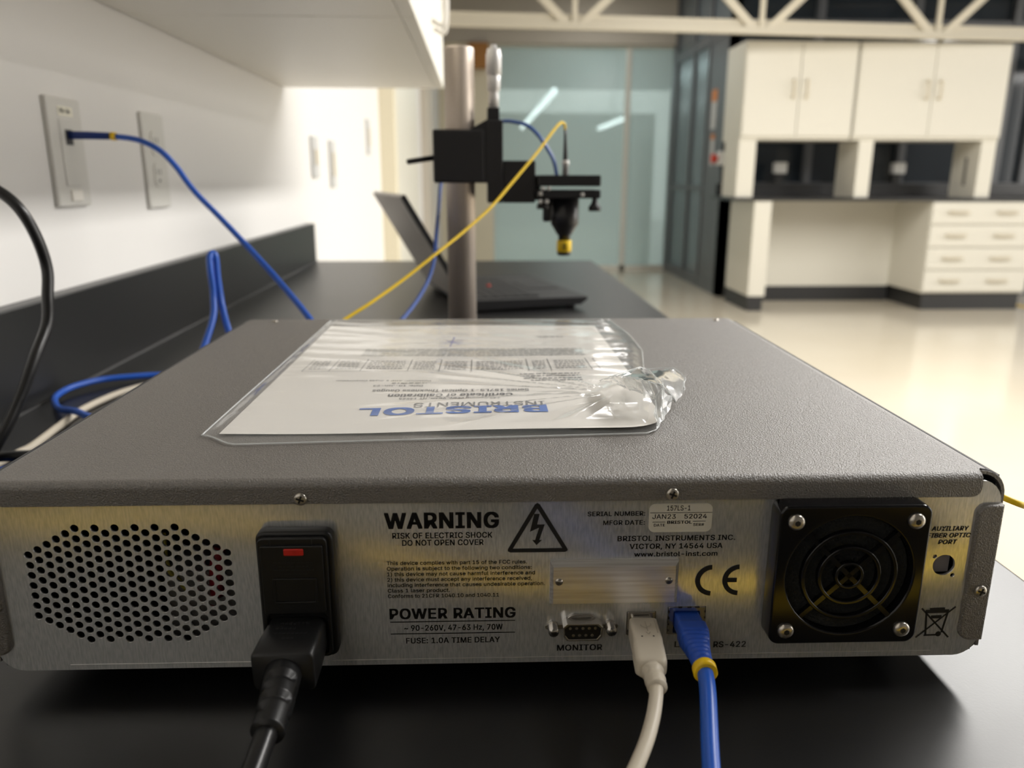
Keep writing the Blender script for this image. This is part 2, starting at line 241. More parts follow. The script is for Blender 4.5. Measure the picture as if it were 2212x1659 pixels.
U 517 259 -8,230 -7,203 -2,177 5,154 15,133 28,114 43,98 60,85 80,74 101,66 124,62 148,60 173,60 509,124 509,124 178,125 160,128 144,133 128,141 113,150 99,160 87,173 77,187 68,203 61,220 56,239 53,259 52,279 53,298 56,315 61,331 68,345 77,357 87,368 99,377 113,384 128,389 144,392 160,393 178,393 509,457 509,457 173,456 148,451 124,443 101,433 80,419 60,403 43,384 28,363 15,340 5,315 -2,288 -7
V 480 204 0,16 509,84 509,192 206,197 192,203 176,209 158,215 137,222 115,230 89,239 61,248 31,235 31,244 62,252 90,260 115,267 138,274 158,279 176,285 192,290 206,395 509,463 509,278 0
W 686 155 0,16 509,82 509,163 196,166 183,170 171,173 158,175 145,187 94,189 80,192 67,195 53,197 40,189 40,192 53,194 67,197 80,200 94,203 107,205 120,208 133,211 145,224 196,306 509,380 509,462 196,465 183,468 171,471 158,474 145,486 94,489 80,492 67,494 53,497 40,488 40,491 53,493 67,496 80,499 94,502 107,504 120,507 133,510 145,523 196,603 509,670 509,530 0,455 0,368 323,363 339,359 356,355 373,351 391,347 410,344 431,340 452,336 475,350 475,346 453,342 433,339 413,335 395,331 377,327 359,323 341,318 323,230 0
X 474 18 0,217 284,217 236,29 509,104 509,178 400,185 389,192 379,198 370,204 361,209 353,214 345,219 337,223 329,228 321,233 312,238 302,243 292,232 292,252 329,257 337,261 345,266 353,272 361,298 400,374 509,446 509,259 239,259 287,456 0,382 0,292 129,268 165,263 173,259 180,254 188,250 195,245 203,241 212,236 221,230 231,244 231,239 222,235 213,230 204,225 196,221 189,216 181,211 174,206 166,182 129,91 0
Y 472 203 0,203 208,16 509,91 509,192 344,200 331,208 318,215 305,222 292,229 279,236 264,243 248,250 230,224 230,231 248,237 265,244 280,251 293,258 306,265 318,273 331,280 344,381 509,455 509,268 208,268 0
a 389 160 -9,142 -8,126 -5,110 -1,94 5,80 12,68 22,57 32,48 45,40 58,35 73,31 90,30 108,31 123,34 138,38 150,43 161,50 171,58 179,67 187,78 193,89 199,100 203,112 207,125 211,138 213,152 216,165 218,178 220,234 227,244 228,252 230,259 232,265 235,270 238,273 243,275 248,276 255,275 268,273 279,271 288,267 297,262 304,256 311,248 317,240 322,230 326,220 329,208 330,196 331,183 330,171 329,159 326,149 322,140 318,132 313,124 307,118 301,112 294,107 288,103 281,100 274,41 291,48 308,57 322,67 335,79 346,91 355,104 364,118 370,133 375,148 379,163 382,179 384,194 384,204 384,215 383,227 382,239 379,251 376,263 372,275 367,286 360,296 353,306 343,315 333,322 320,329 306,333 290,336 272,337 251,337 0,277 0,277 52,272 52,269 45,264 38,258 32,252 25,244 18,236 12,226 6,215 1,203 -3,190 -6,176 -8|170 45,187 46,202 49,216 53,228 59,239 66,248 74,257 83,263 93,269 104,272 115,275 126,276 138,276 190,273 188,270 186,265 184,259 182,253 180,246 179,239 177,231 176,200 171,175 168,165 166,154 164,144 162,134 159,125 155,117 150,110 145,103 139,98 132,95 124,93 115,92 105,92 95,94 87,98 79,102 72,107 66,114 61,121 56,130 52,139 49,149 47,159 46
b 424 229 -8,213 -7,198 -5,184 -1,172 4,162 10,153 17,145 24,138 31,132 39,127 46,122 53,118 59,112 59,112 0,53 0,53 509,114 509,114 319,118 319,122 325,127 331,132 338,137 346,144 353,152 360,161 367,171 373,183 378,197 381,212 384,229 384,252 383,274 378,294 371,313 361,330 347,345 332,359 313,370 293,379 270,385 245,389 218,390 189,389 160,385 133,379 108,370 84,359 64,346 45,330 29,313 16,294 5,274 -2,252 -7|220 47,237 48,253 51,267 57,279 66,291 76,301 88,309 101,316 117,321 133,325 151,327 170,328 189,327 209,325 227,321 245,316 261,309 276,301 290,291 301,280 311,267 319,253 325,237 329,220 330,203 329,188 325,174 320,161 312,150 302,140 291,132 278,125 263,120 247,116 229,113 210,113 189,113 169,116 150,120 132,125 115,132 100,140 86,150 75,162 65,174 57,188 51,204 48
c 396 207 -8,182 -7,159 -2,137 6,117 16,98 30,82 46,68 64,56 85,46 108,40 133,36 159,34 187,36 216,40 243,46 268,56 291,68 312,82 330,98 346,117 360,137 371,159 378,182 383,207 384,221 384,234 383,247 380,260 377,272 373,284 368,295 362,305 356,315 349,324 341,332 332,340 322,347 312,353 301,358 289,362 277,303 262,301 269,298 276,294 283,290 289,286 295,281 301,276 306,270 311,264 315,257 319,250 322,242 325,234 327,226 329,217 329,207 330,189 329,173 325,158 319,145 310,134 300,124 287,115 274,108 258,103 242,99 224,97 206,96 187,97 169,99 151,103 134,108 117,115 102,124 89,134 76,145 66,158 57,173 51,189 48,207 46,217 47,226 48,234 49,243 52,250 54,258 58,264 62,271 66,277 71,282 76,287 82,292 89,296 95,299 102,302 110,304 117,363 102,359 90,354 78,348 67,341 56,334 46,325 37,316 29,306 21,296 15,285 9,273 4,261 -1,248 -4,235 -6,221 -8
d 424 195 -8,172 -7,151 -2,130 5,111 16,94 29,79 45,66 64,55 84,46 108,39 133,35 160,34 189,35 218,39 245,46 270,55 293,66 313,79 332,95 347,112 361,131 371,151 378,173 383,196 384,213 384,228 381,241 378,253 373,263 367,272 360,280 353,287 346,293 338,298 331,303 325,306 319,311 319,311 509,372 509,372 0,313 0,313 59,307 59,303 53,298 46,293 39,287 31,280 24,272 17,263 10,252 4,241 -1,227 -5,212 -7|205 47,221 48,236 51,250 57,263 65,274 75,284 86,293 100,299 115,305 132,309 150,311 169,312 189,311 210,309 229,305 247,300 263,293 278,284 291,275 302,263 312,251 320,237 325,221 329,205 330,187 329,172 325,157 319,145 311,133 301,124 290,115 276,108 261,103 245,99 227,97 209,96 189,97 170,99 151,103 133,109 117,115 101,124 88,134 76,145 66,158 57,172 51,188 48
e 404 212 -8,185 -7,161 -2,138 6,117 16,98 30,82 46,68 64,56 85,46 108,40 132,35 159,34 187,35 215,39 242,46 267,55 290,67 311,81 329,97 346,115 359,135 370,157 378,180 383,205 384,221 384,236 382,251 379,266 374,280 368,294 361,307 351,319 341,331 329,341 315,350 299,357 282,363 263,368 242,370 219,371 194,371 169,75 169,75 221,338 221,310 202,309 220,307 237,303 254,298 269,291 282,283 294,273 305,263 314,250 321,237 326,222 329,205 330,189 329,173 326,159 321,146 313,135 304,125 294,116 282,109 270,103 256,99 241,97 226,96 211,96 178,97 157,100 139,104 122,110 106,118 92,128 80,139 70,151 61,165 55,179 50,195 47,212 46,224 47,234 48,244 50,254 53,263 56,271 61,278 66,285 73,292 80,297 88,302 96,306 105,365 91,360 77,353 63,345 51,335 39,324 29,311 19,298 11,283 4,266 -1,249 -5,231 -7
f 254 228 379,228 327,6 327,6 379|81 0,81 432,82 447,84 461,89 474,96 486,104 496,113 505,124 513,135 519,148 524,161 527,174 529,187 530,197 530,207 529,215 528,222 527,229 525,234 524,239 522,243 521,227 468,215 472,211 473,206 473,200 474,195 474,182 473,171 470,162 466,154 460,149 452,145 443,142 431,142 419,142 0
g 425 207 -151,187 -150,168 -148,150 -144,134 -140,119 -134,105 -127,93 -119,82 -110,73 -101,64 -91,57 -80,51 -69,101 -41,106 -47,110 -53,116 -59,122 -66,128 -72,136 -78,145 -83,154 -88,165 -92,178 -95,192 -97,207 -97,229 -96,249 -92,267 -85,282 -75,295 -62,304 -47,310 -28,311 -6,311 68,306 68,302 62,298 56,293 49,287 41,280 34,272 28,263 21,252 16,241 11,227 8,212 5,195 5,173 6,152 10,132 17,113 27,95 39,80 53,67 71,55 90,46 112,39 136,35 163,34 191,35 220,39 246,46 271,55 293,66 314,80 332,95 347,112 361,131 371,152 378,173 383,196 384,213 384,228 382,242 378,253 373,264 367,273 360,281 353,288 346,294 338,299 331,304 325,308 319,313 319,313 379,372 379,372 -9,371 -32,367 -54,360 -73,350 -90,338 -104,324 -117,308 -127,291 -136,271 -142,251 -147,229 -150|205 59,222 60,237 63,251 68,264 75,275 84,285 95,293 107,300 121,305 137,309 154,312 172,312 193,312 212,309 231,305 248,300 264,293 278,285 291,275 303,264 312,251 320,237 325,222 329,205 330,188 329,172 325,158 320,145 312,134 302,124 290,115 277,109 262,103 246,99 229,97 212,96 193,97 173,99 155,103 138,109 123,116 108,124 96,134 85,145 76,158 68,172 63,188 60
h 410 114 227,114 0,53 0,53 509,114 509,114 287,102 287,112 312,124 332,137 349,152 362,169 372,187 379,207 383,227 384,246 383,264 380,280 376,295 369,309 360,321 349,332 336,341 321,348 304,353 285,356 264,357 240,357 0,296 0,296 235,295 256,290 275,283 291,273 304,260 315,246 323,229 328,210 329,197 328,184 326,172 322,161 317,150 311,141 303,133 293,126 283,121 271,117 257,114 243
i 167 53 0,53 379,114 379,114 0|84 443,75 444,67 446,60 449,54 455,48 461,44 468,42 475,41 483,42 491,44 499,48 506,54 512,60 517,67 521,75 523,84 524,92 523,100 521,107 517,114 512,119 506,123 499,126 491,126 483,126 475,123 468,119 461,114 455,107 449,100 446,92 444
j 167 53 379,114 379,114 -30,113 -47,111 -63,107 -77,102 -90,95 -102,86 -113,76 -122,65 -129,52 -135,37 -139,21 -142,4 -143,-10 -143,-10 -87,2 -87,14 -86,25 -83,34 -78,40 -72,46 -64,50 -54,52 -42,53 -29|83 443,75 444,67 446,60 449,53 455,48 461,44 468,42 475,41 483,42 491,44 499,48 506,53 512,60 517,67 521,75 523,83 524,92 523,100 521,107 517,114 512,119 506,123 499,125 491,126 483,125 475,123 468,119 461,114 455,107 449,100 446,92 444
k 381 110 137,110 212,121 212,284 379,360 379,184 199,177 199|53 0,53 509,114 509,114 0|294 0,148 186,191 229,372 0
l 189 139 -2,119 -1,101 3,86 10,74 20,65 33,58 47,54 65,53 84,53 509,114 509,114 99,114 87,115 77,117 68,120 62,124 58,130 54,137 53,146 52,160 53,170 54,181 3,162 -1,156 -2,151 -2,145 -2
m 610 53 0,53 379,112 379,112 295,108 295,112 310,118 323,125 335,132 346,141 355,151 363,161 370,172 376,183 380,195 384,207 386,219 386,239 385,257 380,273 372,287 361,299 347,309 331,316 314,321 295,312 295,317 308,322 321,329 332,337 343,347 353,357 361,368 369,381 375,394 380,407 383,422 385,437 386,453 385,468 383,483 378,497 372,510 364,522 354,532 342,541 328,548 313,553 296,556 276,557 255,557 0,496 0,496 254,494 273,490 289,483 302,473 313,460 321,447 326,433 329,419 330,406 330,395 328,384 324,374 320,365 314,358 307,351 299,345 290,341 280,338 270,336 259,335 247,335 0,274 0,274 260,273 275,269 288,262 301,253 311,242 320,229 326,215 329,199 330,188 330,178 328,168 325,158 320,148 314,140 307,132 299,126 289,121 278,117 266,114 253,114 238,114 0
n 410 114 227,114 0,53 0,53 379,112 379,112 287,102 287,112 312,124 332,137 349,152 362,169 372,187 379,207 383,227 384,246 383,264 380,280 376,295 369,309 360,321 349,332 336,341 321,348 304,353 285,356 264,357 240,357 0,296 0,296 235,295 256,290 275,283 291,273 304,260 315,246 323,229 328,210 329,197 328,184 326,172 322,161 317,150 311,141 303,133 293,126 283,121 271,117 257,114 243
o 415 207 -8,182 -7,159 -2,137 6,117 16,98 30,82 46,68 64,56 85,46 108,40 133,36 159,34 187,36 216,40 243,46 268,56 291,68 312,82 330,98 346,117 360,137 371,159 378,182 383,207 384,233 383,256 378,278 371,299 360,317 346,333 330,347 312,359 291,369 268,376 243,380 216,381 187,380 159,376 133,369 108,359 85,347 64,333 46,317 30,299 16,278 6,256 -2,233 -7|207 46,226 48,242 51,257 57,270 66,282 76,292 89,300 102,307 117,312 134,316 151,318 169,319 187,318 206,316 224,312 242,307 258,300 274,292 287,282 300,270 310,257 319,242 325,226 329,207 330,189 329,173 325,158 319,145 310,134 300,124 287,115 274,108 258,103 242,99 224,97 206,96 187,97 169,99 151,103 134,108 117,115 102,124 89,134 76,145 66,158 57,173 51,189 48
p 424 53 -143,53 379,112 379,112 319,118 319,122 325,126 331,131 338,137 346,144 353,152 360,161 367,171 373,183 378,197 381,212 384,229 384,252 383,274 378,294 371,313 361,330 347,345 332,359 313,370 293,379 270,385 245,389 218,390 189,389 160,385 133,379 108,370 84,359 64,346 45,330 29,313 16,294 5,274 -2,252 -7,229 -8,213 -7,198 -5,184 -1,173 4,162 10,153 17,145 24,138 31,132 39,127 46,122 53,118 59,114 59,114 -143|220 47,237 48,253 51,267 57,279 66,291 76,301 88,309 101,316 117,321 133,325 151,327 170,328 189,327 209,325 227,321 245,316 261,309 276,301 290,291 301,280 311,267 319,253 325,237 329,220 330,203 329,188 325,174 320,161 312,150 302,140 291,132 278,125 263,120 247,116 229,113 210,113 189,113 169,116 150,120 132,125 115,132 100,140 86,150 75,162 65,174 57,188 51,204 48
r 259 53 0,53 379,112 379,112 321,122 335,130 347,140 358,152 367,166 375,181 380,196 384,213 385,229 384,243 384,243 322,230 324,224 325,219 325,213 326,207 326,194 325,182 323,170 319,159 315,149 309,140 301,132 293,126 284,121 273,117 262,114 250,114 237,114 0
s 365 182 -8,163 -7,145 -5,128 -2,112 3,98 10,84 18,72 27,62 38,53 50,45 63,40 78,36 94,94 107,99 92,105 79,114 69,124 60,136 54,150 49,165 46,181 45,200 46,217 50,232 55,244 62,255 71,262 81,267 91,268 103,267 112,265 121,260 129,254 136,246 142,237 147,225 151,212 155,149 170,125 177,104 186,87 196,72 208,61 222,53 237,48 255,47 274,48 290,51 305,57 319,65 332,75 343,87 354,100 363,115 370,131 377,149 381,167 384,187 384,206 384,223 381,239 378,254 372,267 366,279 358,290 349,299 339,307 328,314 316,319 303,324 290,268 277,264 288,258 298,251 307,243 316,232 323,219 328,205 331,187 333,171 332,156 329,143 324,131 317,121 308,114 299,110 289,109 277,110 267,112 258,117 250,124 243,133 237,144 232,157 227,172 223,229 209,254 202,275 194,292 183,306 171,317 158,325 142,330 125,331 107,330 90,326 75,321 61,312 47,302 35,290 24,276 15,260 6,242 0,223 -5,203 -7
t 227 204 379,204 327,6 327,6 379|65 471,126 471,126 98,127 86,128 76,132 68,136 61,142 56,150 53,159 51,170 50,185 51,202 54,213 2,208 0,203 -1,198 -2,192 -3,186 -3,180 -4,174 -4,168 -4,145 -3,125 2,107 10,92 21,80 35,72 52,67 71,65 93
u 410 182 -5,164 -4,146 -1,130 4,115 11,101 20,89 31,78 44,69 59,62 76,57 95,54 116,53 139,53 379,114 379,114 144,115 123,119 105,127 89,137 75,150 64,164 56,181 52,200 50,213 51,226 53,238 57,249 62,259 69,268 77,276 86,283 97,289 109,293 122,295 137,296 153,296 379,357 379,357 0,298 0,298 92,307 92,297 67,286 47,272 30,257 17,240 7,222 0,203 -4
v 389 163 0,17 379,84 379,165 155,171 138,177 121,182 104,187 87,191 70,196 53,201 37,206 21,184 21,189 37,194 53,198 70,203 87,207 104,213 121,218 138,224 155,305 379,371 379,226 0
w 567 138 0,23 379,87 379,133 214,138 196,143 177,149 157,154 137,159 115,165 91,170 67,175 41,165 41,170 66,175 90,180 113,186 135,191 156,196 176,201 195,206 214,252 379,316 379,362 214,366 196,371 176,376 157,382 136,387 114,392 91,397 67,402 41,391 41,397 66,402 90,408 113,413 135,418 156,423 176,429 195,434 214,480 379,545 379,429 0,368 0,319 172,305 225,301 239,297 252,294 266,291 280,277 338,291 338,277 280,263 225,259 211,255 198,252 185,248 172,199 0
y 389 47 -139,61 -86,71 -87,80 -89,88 -90,96 -90,104 -89,111 -87,118 -84,124 -80,130 -74,136 -67,141 -58,146 -48,151 -36,163 -1,17 379,84 379,165 155,171 138,177 121,182 104,187 87,191 70,196 53,201 37,206 21,184 21,188 37,193 53,198 70,202 87,207 104,212 121,218 138,224 155,305 379,371 379,204 -58,198 -72,191 -85,184 -97,177 -107,168 -116,159 -124,150 -130,139 -136,128 -140,117 -143,104 -145,91 -145,84 -145,77 -145,71 -144,65 -143,59 -142,54 -141,51 -140
z 380 42 0,42 46,254 320,48 323,48 379,333 379,333 331,126 60,126 56,339 56,339 0
~ 453 52 150,53 170,55 188,60 204,66 218,73 230,82 240,92 248,103 255,115 260,127 263,139 266,151 266,164 266,175 264,187 260,197 256,208 249,220 241,232 232,246 221,254 213,262 207,269 202,275 198,280 196,286 193,292 192,299 192,309 193,318 196,325 201,332 207,338 216,341 226,344 239,344 253,400 253,400 233,397 215,393 199,386 185,379 173,370 163,360 155,349 148,338 143,326 139,314 137,301 137,288 137,276 139,265 143,254 148,243 154,232 162,219 171,207 182,198 189,190 195,183 200,177 204,172 207,166 209,160 210,154 210,144 209,136 207,128 202,121 196,115 188,111 178,109 165,108 150
'''
GLY = {}
for ln in GLYPH_DATA.split('\n'):
    if not ln: continue
    ch = ln[0]; rest = ln[2:].split(' ', 1)
    GLY[ch] = (int(rest[0]), [[tuple(map(int, p.split())) for p in lp.split(',')] for lp in rest[1].split('|')] if len(rest) > 1 and rest[1] else [])
def inside(p, lp):
    c = False
    for a, b in zip(lp, lp[1:] + lp[:1]):
        if (a[1] > p[1]) != (b[1] > p[1]) and p[0] < (b[0] - a[0]) * (p[1] - a[1]) / (b[1] - a[1]) + a[0]: c = not c
    return c
def area2(lp): return sum(a[0] * b[1] - b[0] * a[1] for a, b in zip(lp, lp[1:] + lp[:1]))
CACHE = {}
def glyph(ch, bold):
    if (ch, bold) in CACHE: return CACHE[ch, bold]
    V, F = [], []
    lps = GLY[ch][1]
    for o in [l for l in lps if area2(l) < 0]:
        cu = bpy.data.curves.new('tmp', 'CURVE'); cu.dimensions = '2D'; cu.fill_mode = 'BOTH'; cu.offset = bold
        for lp in [o] + [h for h in lps if area2(h) > 0 and inside(h[0], o)]:
            sp = cu.splines.new('POLY'); sp.points.add(len(lp) - 1); sp.use_cyclic_u = True
            for pt, (px, py) in zip(sp.points, lp[::-1]): pt.co = (px / 1000, py / 1000, 0, 1)
        ob = bpy.data.objects.new('tmp', cu); COL.objects.link(ob)
        dg = bpy.context.evaluated_depsgraph_get(); me = bpy.data.meshes.new_from_object(ob.evaluated_get(dg))
        n = len(V); V += [tuple(v.co) for v in me.vertices]; F += [tuple(i + n for i in p.vertices) for p in me.polygons]
        bpy.data.objects.remove(ob); bpy.data.curves.remove(cu); bpy.data.meshes.remove(me)
    CACHE[ch, bold] = V, F
    return V, F
def glyphs(s, bold):
    V, F, x = [], [], 0.0
    sh = [(0, 0)] if bold <= 0 else [(-bold, -bold * 0.5), (bold, -bold * 0.5), (-bold, bold * 0.5), (bold, bold * 0.5)] + ([(0, 0)] if bold > 0.03 else [])
    for ch in s:
        gv, gf = glyph(ch, 0.0)
        for ox, oy in sh:
            n = len(V); V += [(a + x + ox, b + oy) for a, b, c in gv]; F += [tuple(i + n for i in f) for f in gf]
        x += GLY[ch][0] / 1000 + bold * 1.2
    return V, F
CAP = max(p[1] for p in GLY['H'][1][0]) / 1000
def text(bm, s, x0, x1, z0, cap, plane, bold=0.018, slant=0.0, fl=1):
    """text fitted between x0 and x1, baseline z0, capital height cap; x1<x0 turns it by 180 degrees"""
    V, F = glyphs(s, bold); xs = [v[0] for v in V]; a, b = min(xs), max(xs)
    sx = (x1 - x0) / (b - a); sz = cap / CAP * (1 if x1 > x0 else -1)
    vs = [bm.verts.new(plane(x0 + (v[0] - a) * sx + slant * v[1] * abs(sz), z0 + v[1] * sz)) for v in V]
    for p in F:
        try: bm.faces.new([vs[i] for i in p])
        except ValueError: pass
    return bm
def poly(bm, pts, plane):
    vs = [bm.verts.new(plane(*p)) for p in pts]; bm.faces.new(vs); return bm
def stroke(bm, a, b, wd, plane):
    d = Vector((b[0] - a[0], b[1] - a[1])); n = Vector((-d.y, d.x)).normalized() * wd / 2
    return poly(bm, [(a[0] + n.x, a[1] + n.y), (b[0] + n.x, b[1] + n.y), (b[0] - n.x, b[1] - n.y), (a[0] - n.x, a[1] - n.y)], plane)

# ------------------------------------------------------------------ materials
M_cream = mat('cream_laminate', rgb(216, 212, 199), 0.35)
M_white = mat('white_paint', rgb(236, 232, 224), 0.55)
M_wall = mat('left_wall_paint', rgb(229, 227, 224), 0.5, bump=(180, 0.05, 0.001))
M_taupe = mat('taupe_paint', rgb(190, 183, 170), 0.6)
M_beige = mat('beige_paint', rgb(222, 214, 190), 0.6)
M_floor = mat('epoxy_floor', rgb(202, 192, 173), 0.14, var=(0.8, rgb(199, 189, 169), rgb(205, 196, 178)))
M_bench = mat('black_epoxy_resin', rgb(22, 22, 23), 0.37, bump=(900, 0.08, 0.0003), spec=0.75)
M_black_kick = mat('black_vinyl', rgb(44, 44, 44), 0.5)
M_truss = mat('truss_paint', rgb(214, 206, 186), 0.5)
M_ceil = mat('dark_deck', rgb(70, 70, 74), 0.7)
M_dark_frame = mat('charcoal_frame', rgb(92, 94, 97), 0.4)
M_dark_glass = mat('night_glass', rgb(44, 51, 58), 0.08, spec=0.5)
M_side_glass = mat('smoked_glass', rgb(100, 110, 116), 0.2, spec=0.5)
M_glass = film('frosted_glass', gloss=0.25, haze=0.72, rough=0.2, tint=(0.72, 0.8, 0.8, 1))
M_glass.node_tree.nodes['Diffuse BSDF'].inputs[0].default_value = rgb(206, 224, 224)
M_alu_post = mat('anodised_post', rgb(214, 212, 202), 0.4)
M_wood = mat('orange_wood', rgb(168, 116, 56), 0.5)

# ------------------------------------------------------------------ the room
struct('floor', bx(-0.6, 12, -4, 22, -0.05, 0), M_floor)
struct('ceiling', bx(-0.6, 12, -4, 22, 3.4, 3.45), M_ceil)
struct('light_block_back', bx(-0.6, 12, -2.6, -2.5, 0, 3.4), mat('light_block_grey', rgb(92, 90, 86), 0.7))  # unseen dark wall, added to cut light on surfaces facing the camera
struct('wall_left', bx(-0.40, -0.255, -4, 22, 0, 3.4), M_wall)
struct('trim_1', bx(-0.255, -0.195, 3.62, 5.1, 0, 2.35), M_cream)             # cream door casing on the left wall
struct('trim_2', bx(-0.255, -0.20, 6.3, 7.1, 0, 2.6), M_taupe)
struct('trim_3', bx(-0.255, -0.185, 3.52, 3.62, 0, 2.4), M_beige)
bm = bx(-0.255, 0.38, 9.55, 9.7, 0, 2.64); struct('wall_far', bm, M_beige)
struct('wall_soffit', bx(-0.255, 2.54, 9.5, 9.7, 2.64, 3.4), M_taupe)
g = bx(0.38, 2.54, 9.6, 9.612, 0.06, 2.64); glass = struct('window_1', g, M_glass)
bm = B()
for x in (1.97,): box(bm, x, x + 0.06, 9.57, 9.63, 0, 2.64)
box(bm, 0.38, 2.54, 9.57, 9.63, 0, 0.06); box(bm, 0.38, 2.54, 9.58, 9.63, 2.61, 2.64); box(bm, 0.38, 0.40, 9.58, 9.63, 0, 2.64)
struct('window_frame', bm, M_alu_post, parent=glass)
struct('wall_corridor', bx(-0.3, 5, 21.8, 22, 0, 2.8), M_taupe)
# dark glazed partition: side run along y and front run along x
bm = bx(2.555, 2.575, 7.34, 9.62, 0, 3.4); w2 = struct('window_2', bm, M_side_glass)
bm = B()
for y, d in ((7.30, 0.10), (8.02, 0.06), (8.62, 0.06), (9.38, 0.26)): box(bm, 2.53, 2.60, y, y + d, 0, 3.4)
for z, d in ((0, 0.12), (1.0, 0.05), (2.42, 0.10)): box(bm, 2.535, 2.60, 7.3, 9.6, z, z + d)
struct('window_frame', bm, M_dark_frame, parent=w2)
bm = bx(2.60, 12, 7.36, 7.38, 0, 3.4); w3 = struct('window_3', bm, M_dark_glass)
bm = B()
for x in (2.53, 3.30, 4.20, 5.14, 5.42, 6.6, 7.8): box(bm, x, x + 0.07, 7.30, 7.40, 0, 3.4)
for z in (0, 1.02, 2.46): box(bm, 2.54, 12, 7.31, 7.40, z, z + 0.07)
struct('window_frame', bm, M_dark_frame, parent=w3)
struct('door_1', bx(2.542, 2.56, 7.41, 8.02, 0.12, 2.42), M_dark_frame)       # solid door leaf of the partition


# ------------------------------------------------------------------ own bench and the cabinets above it
t = thing('lab_bench', 'long black resin lab bench along the white wall, carrying the instrument', 'bench', at(0.135, 0, 0))
obj('worktop', bx(-0.2548, 0.507, -1.5, 1.835, 0.882, BENCH), M_bench, t, bev=0.003)
obj('base_cabinet', bx(-0.2548, 0.46, -1.5, 1.80, 0.0, 0.882), M_cream, t)
M_caul = mat('dusty_caulk', rgb(90, 90, 90), 0.6)
t = thing('bench_upstand', 'black upstand along the white wall at the back of the bench', 'upstand', at(-0.245, 0, BENCH))
obj('board', bx(-0.2548, -0.235, -1.5, 1.835, BENCH, 1.0135), M_bench, t, bev=0.002)
obj('joint_bead', bx(-0.2352, -0.2335, -1.5, 1.835, BENCH, BENCH + 0.0016), M_caul, t, label='pale grey sealed joint')
M_cab = mat('overhead_cabinet_paint', rgb(246, 243, 234), 0.4)
def overhead(y0, y1, lab, knob_y):
    t = thing('wall_cabinet', lab, 'cabinet', at(-0.255, (y0 + y1) / 2, 1.3353), 'overhead cabinets above the near bench')
    obj('body', bx(-0.253, 0.100, y0 + 0.001, y1 - 0.001, 1.3353, 2.25), M_cab, t, bev=0.0015)
    mid = (y0 + y1) / 2
    for a, b, hy in ((y0 + 0.002, mid - 0.0015, mid - 0.04), (mid + 0.0015, y1 - 0.002, mid + 0.04)):
        d = obj('door', bx(0.101, 0.120, a, b, 1.3353, 2.25), M_cab, t, bev=0.0015)
        h = B(); tube(h, [(0.120, hy, 1.40), (0.142, hy, 1.40), (0.142, hy, 1.50), (0.120, hy, 1.50)], 0.004, 10)
        obj('handle', h, M_white, d, smooth=True)
overhead(0.815, 1.675, 'white overhead wall cabinet above the laptop end of the bench', 1)
overhead(-0.10, 0.815, 'white overhead wall cabinet nearest the camera, above the wall plates', 1)

# ------------------------------------------------------------------ far desk unit
YF = 6.41
M_h = mat('beige_pull', rgb(206, 196, 174), 0.4)
def far_upper(x0, x1, xm, lab):
    t = thing('wall_cabinet', lab, 'cabinet', at((x0 + x1) / 2, YF + .25, 1.445), 'overhead cabinets of the far desk')
    obj('body', bx(x0, x1, YF + 0.02, YF + 0.50, 1.44, 2.205), M_cream, t, bev=0.003)
    for a, b, hx in ((x0 + 0.004, xm - 0.003, xm - 0.055), (xm + 0.003, x1 - 0.004, xm + 0.055)):
        d = obj('door', bx(a, b, YF, YF + 0.019, 1.465, 2.198), M_cream, t, bev=0.003)
        h = B(); tube(h, [(hx, YF, 1.77), (hx, YF - 0.03, 1.775), (hx, YF - 0.03, 1.895), (hx, YF, 1.90)], 0.009, 10)
        obj('handle', h, M_h, d, smooth=True)
far_upper(2.378, 3.303, 2.838, 'cream double-door cabinet, the left one above the far desk')
far_upper(3.322, 4.585, 3.955, 'cream double-door cabinet, the wider right one above the far desk')
t = thing('shelf_upright', 'cream upright post under the left end of the far cabinets', 'upright', at(2.44, YF, 0.97), 'uprights carrying the far cabinets')
obj('post', bx(2.378, 2.525, YF + 0.03, YF + 0.42, 0.97, 1.44), M_cream, t, bev=0.003)
t = thing('shelf_upright', 'cream upright post in the middle between two dark window gaps', 'upright', at(3.45, YF, 0.97), 'uprights carrying the far cabinets')
obj('post', bx(3.40, 3.525, YF + 0.03, YF + 0.42, 0.97, 1.44), M_cream, t, bev=0.003)
t = thing('shelf_upright', 'cream upright post under the right end of the far cabinets, dark decal inside', 'upright', at(4.52, YF, 0.97), 'uprights carrying the far cabinets')
obj('post', bx(4.455, 4.585, YF + 0.03, YF + 0.42, 0.97, 1.44), M_cream, t, bev=0.003)
bm = B()
for k in range(9): box(bm, 4.451, 4.4551, YF + 0.19, YF + 0.225, 1.075 + k * 0.026, 1.075 + k * 0.026 + 0.018)
obj('decal', bm, M_black_kick, t, label='dark vertical lettering strip')
t = thing('desk_worktop', 'thin dark worktop running across the far cream desk', 'worktop', at(3.6, YF + .3, 0.945))
obj('top', bx(2.36, 5.6, YF - 0.01, YF + 0.70, 0.942, 0.97), M_bench, t, bev=0.003)
tag(obj('desk_upstand', bx(2.40, 5.6, YF + 0.66, YF + 0.70, 0.9705, 1.08), M_bench), 'low dark upstand along the back of the far worktop', 'upstand')
t = thing('desk_end_panel', 'cream end panel with dark kick at the left of the far desk', 'desk panel', at(2.6, YF, 0))
obj('panel', bx(2.54, 2.69, YF, YF + 0.64, 0.13, 0.942), M_cream, t, bev=0.003)
obj('kick', bx(2.545, 2.675, YF + 0.008, YF + 0.64, 0, 0.13), M_black_kick, t)
t = thing('modesty_panel', 'cream recessed panel closing the knee space of the far desk', 'desk panel', at(3.4, YF + .62, 0))
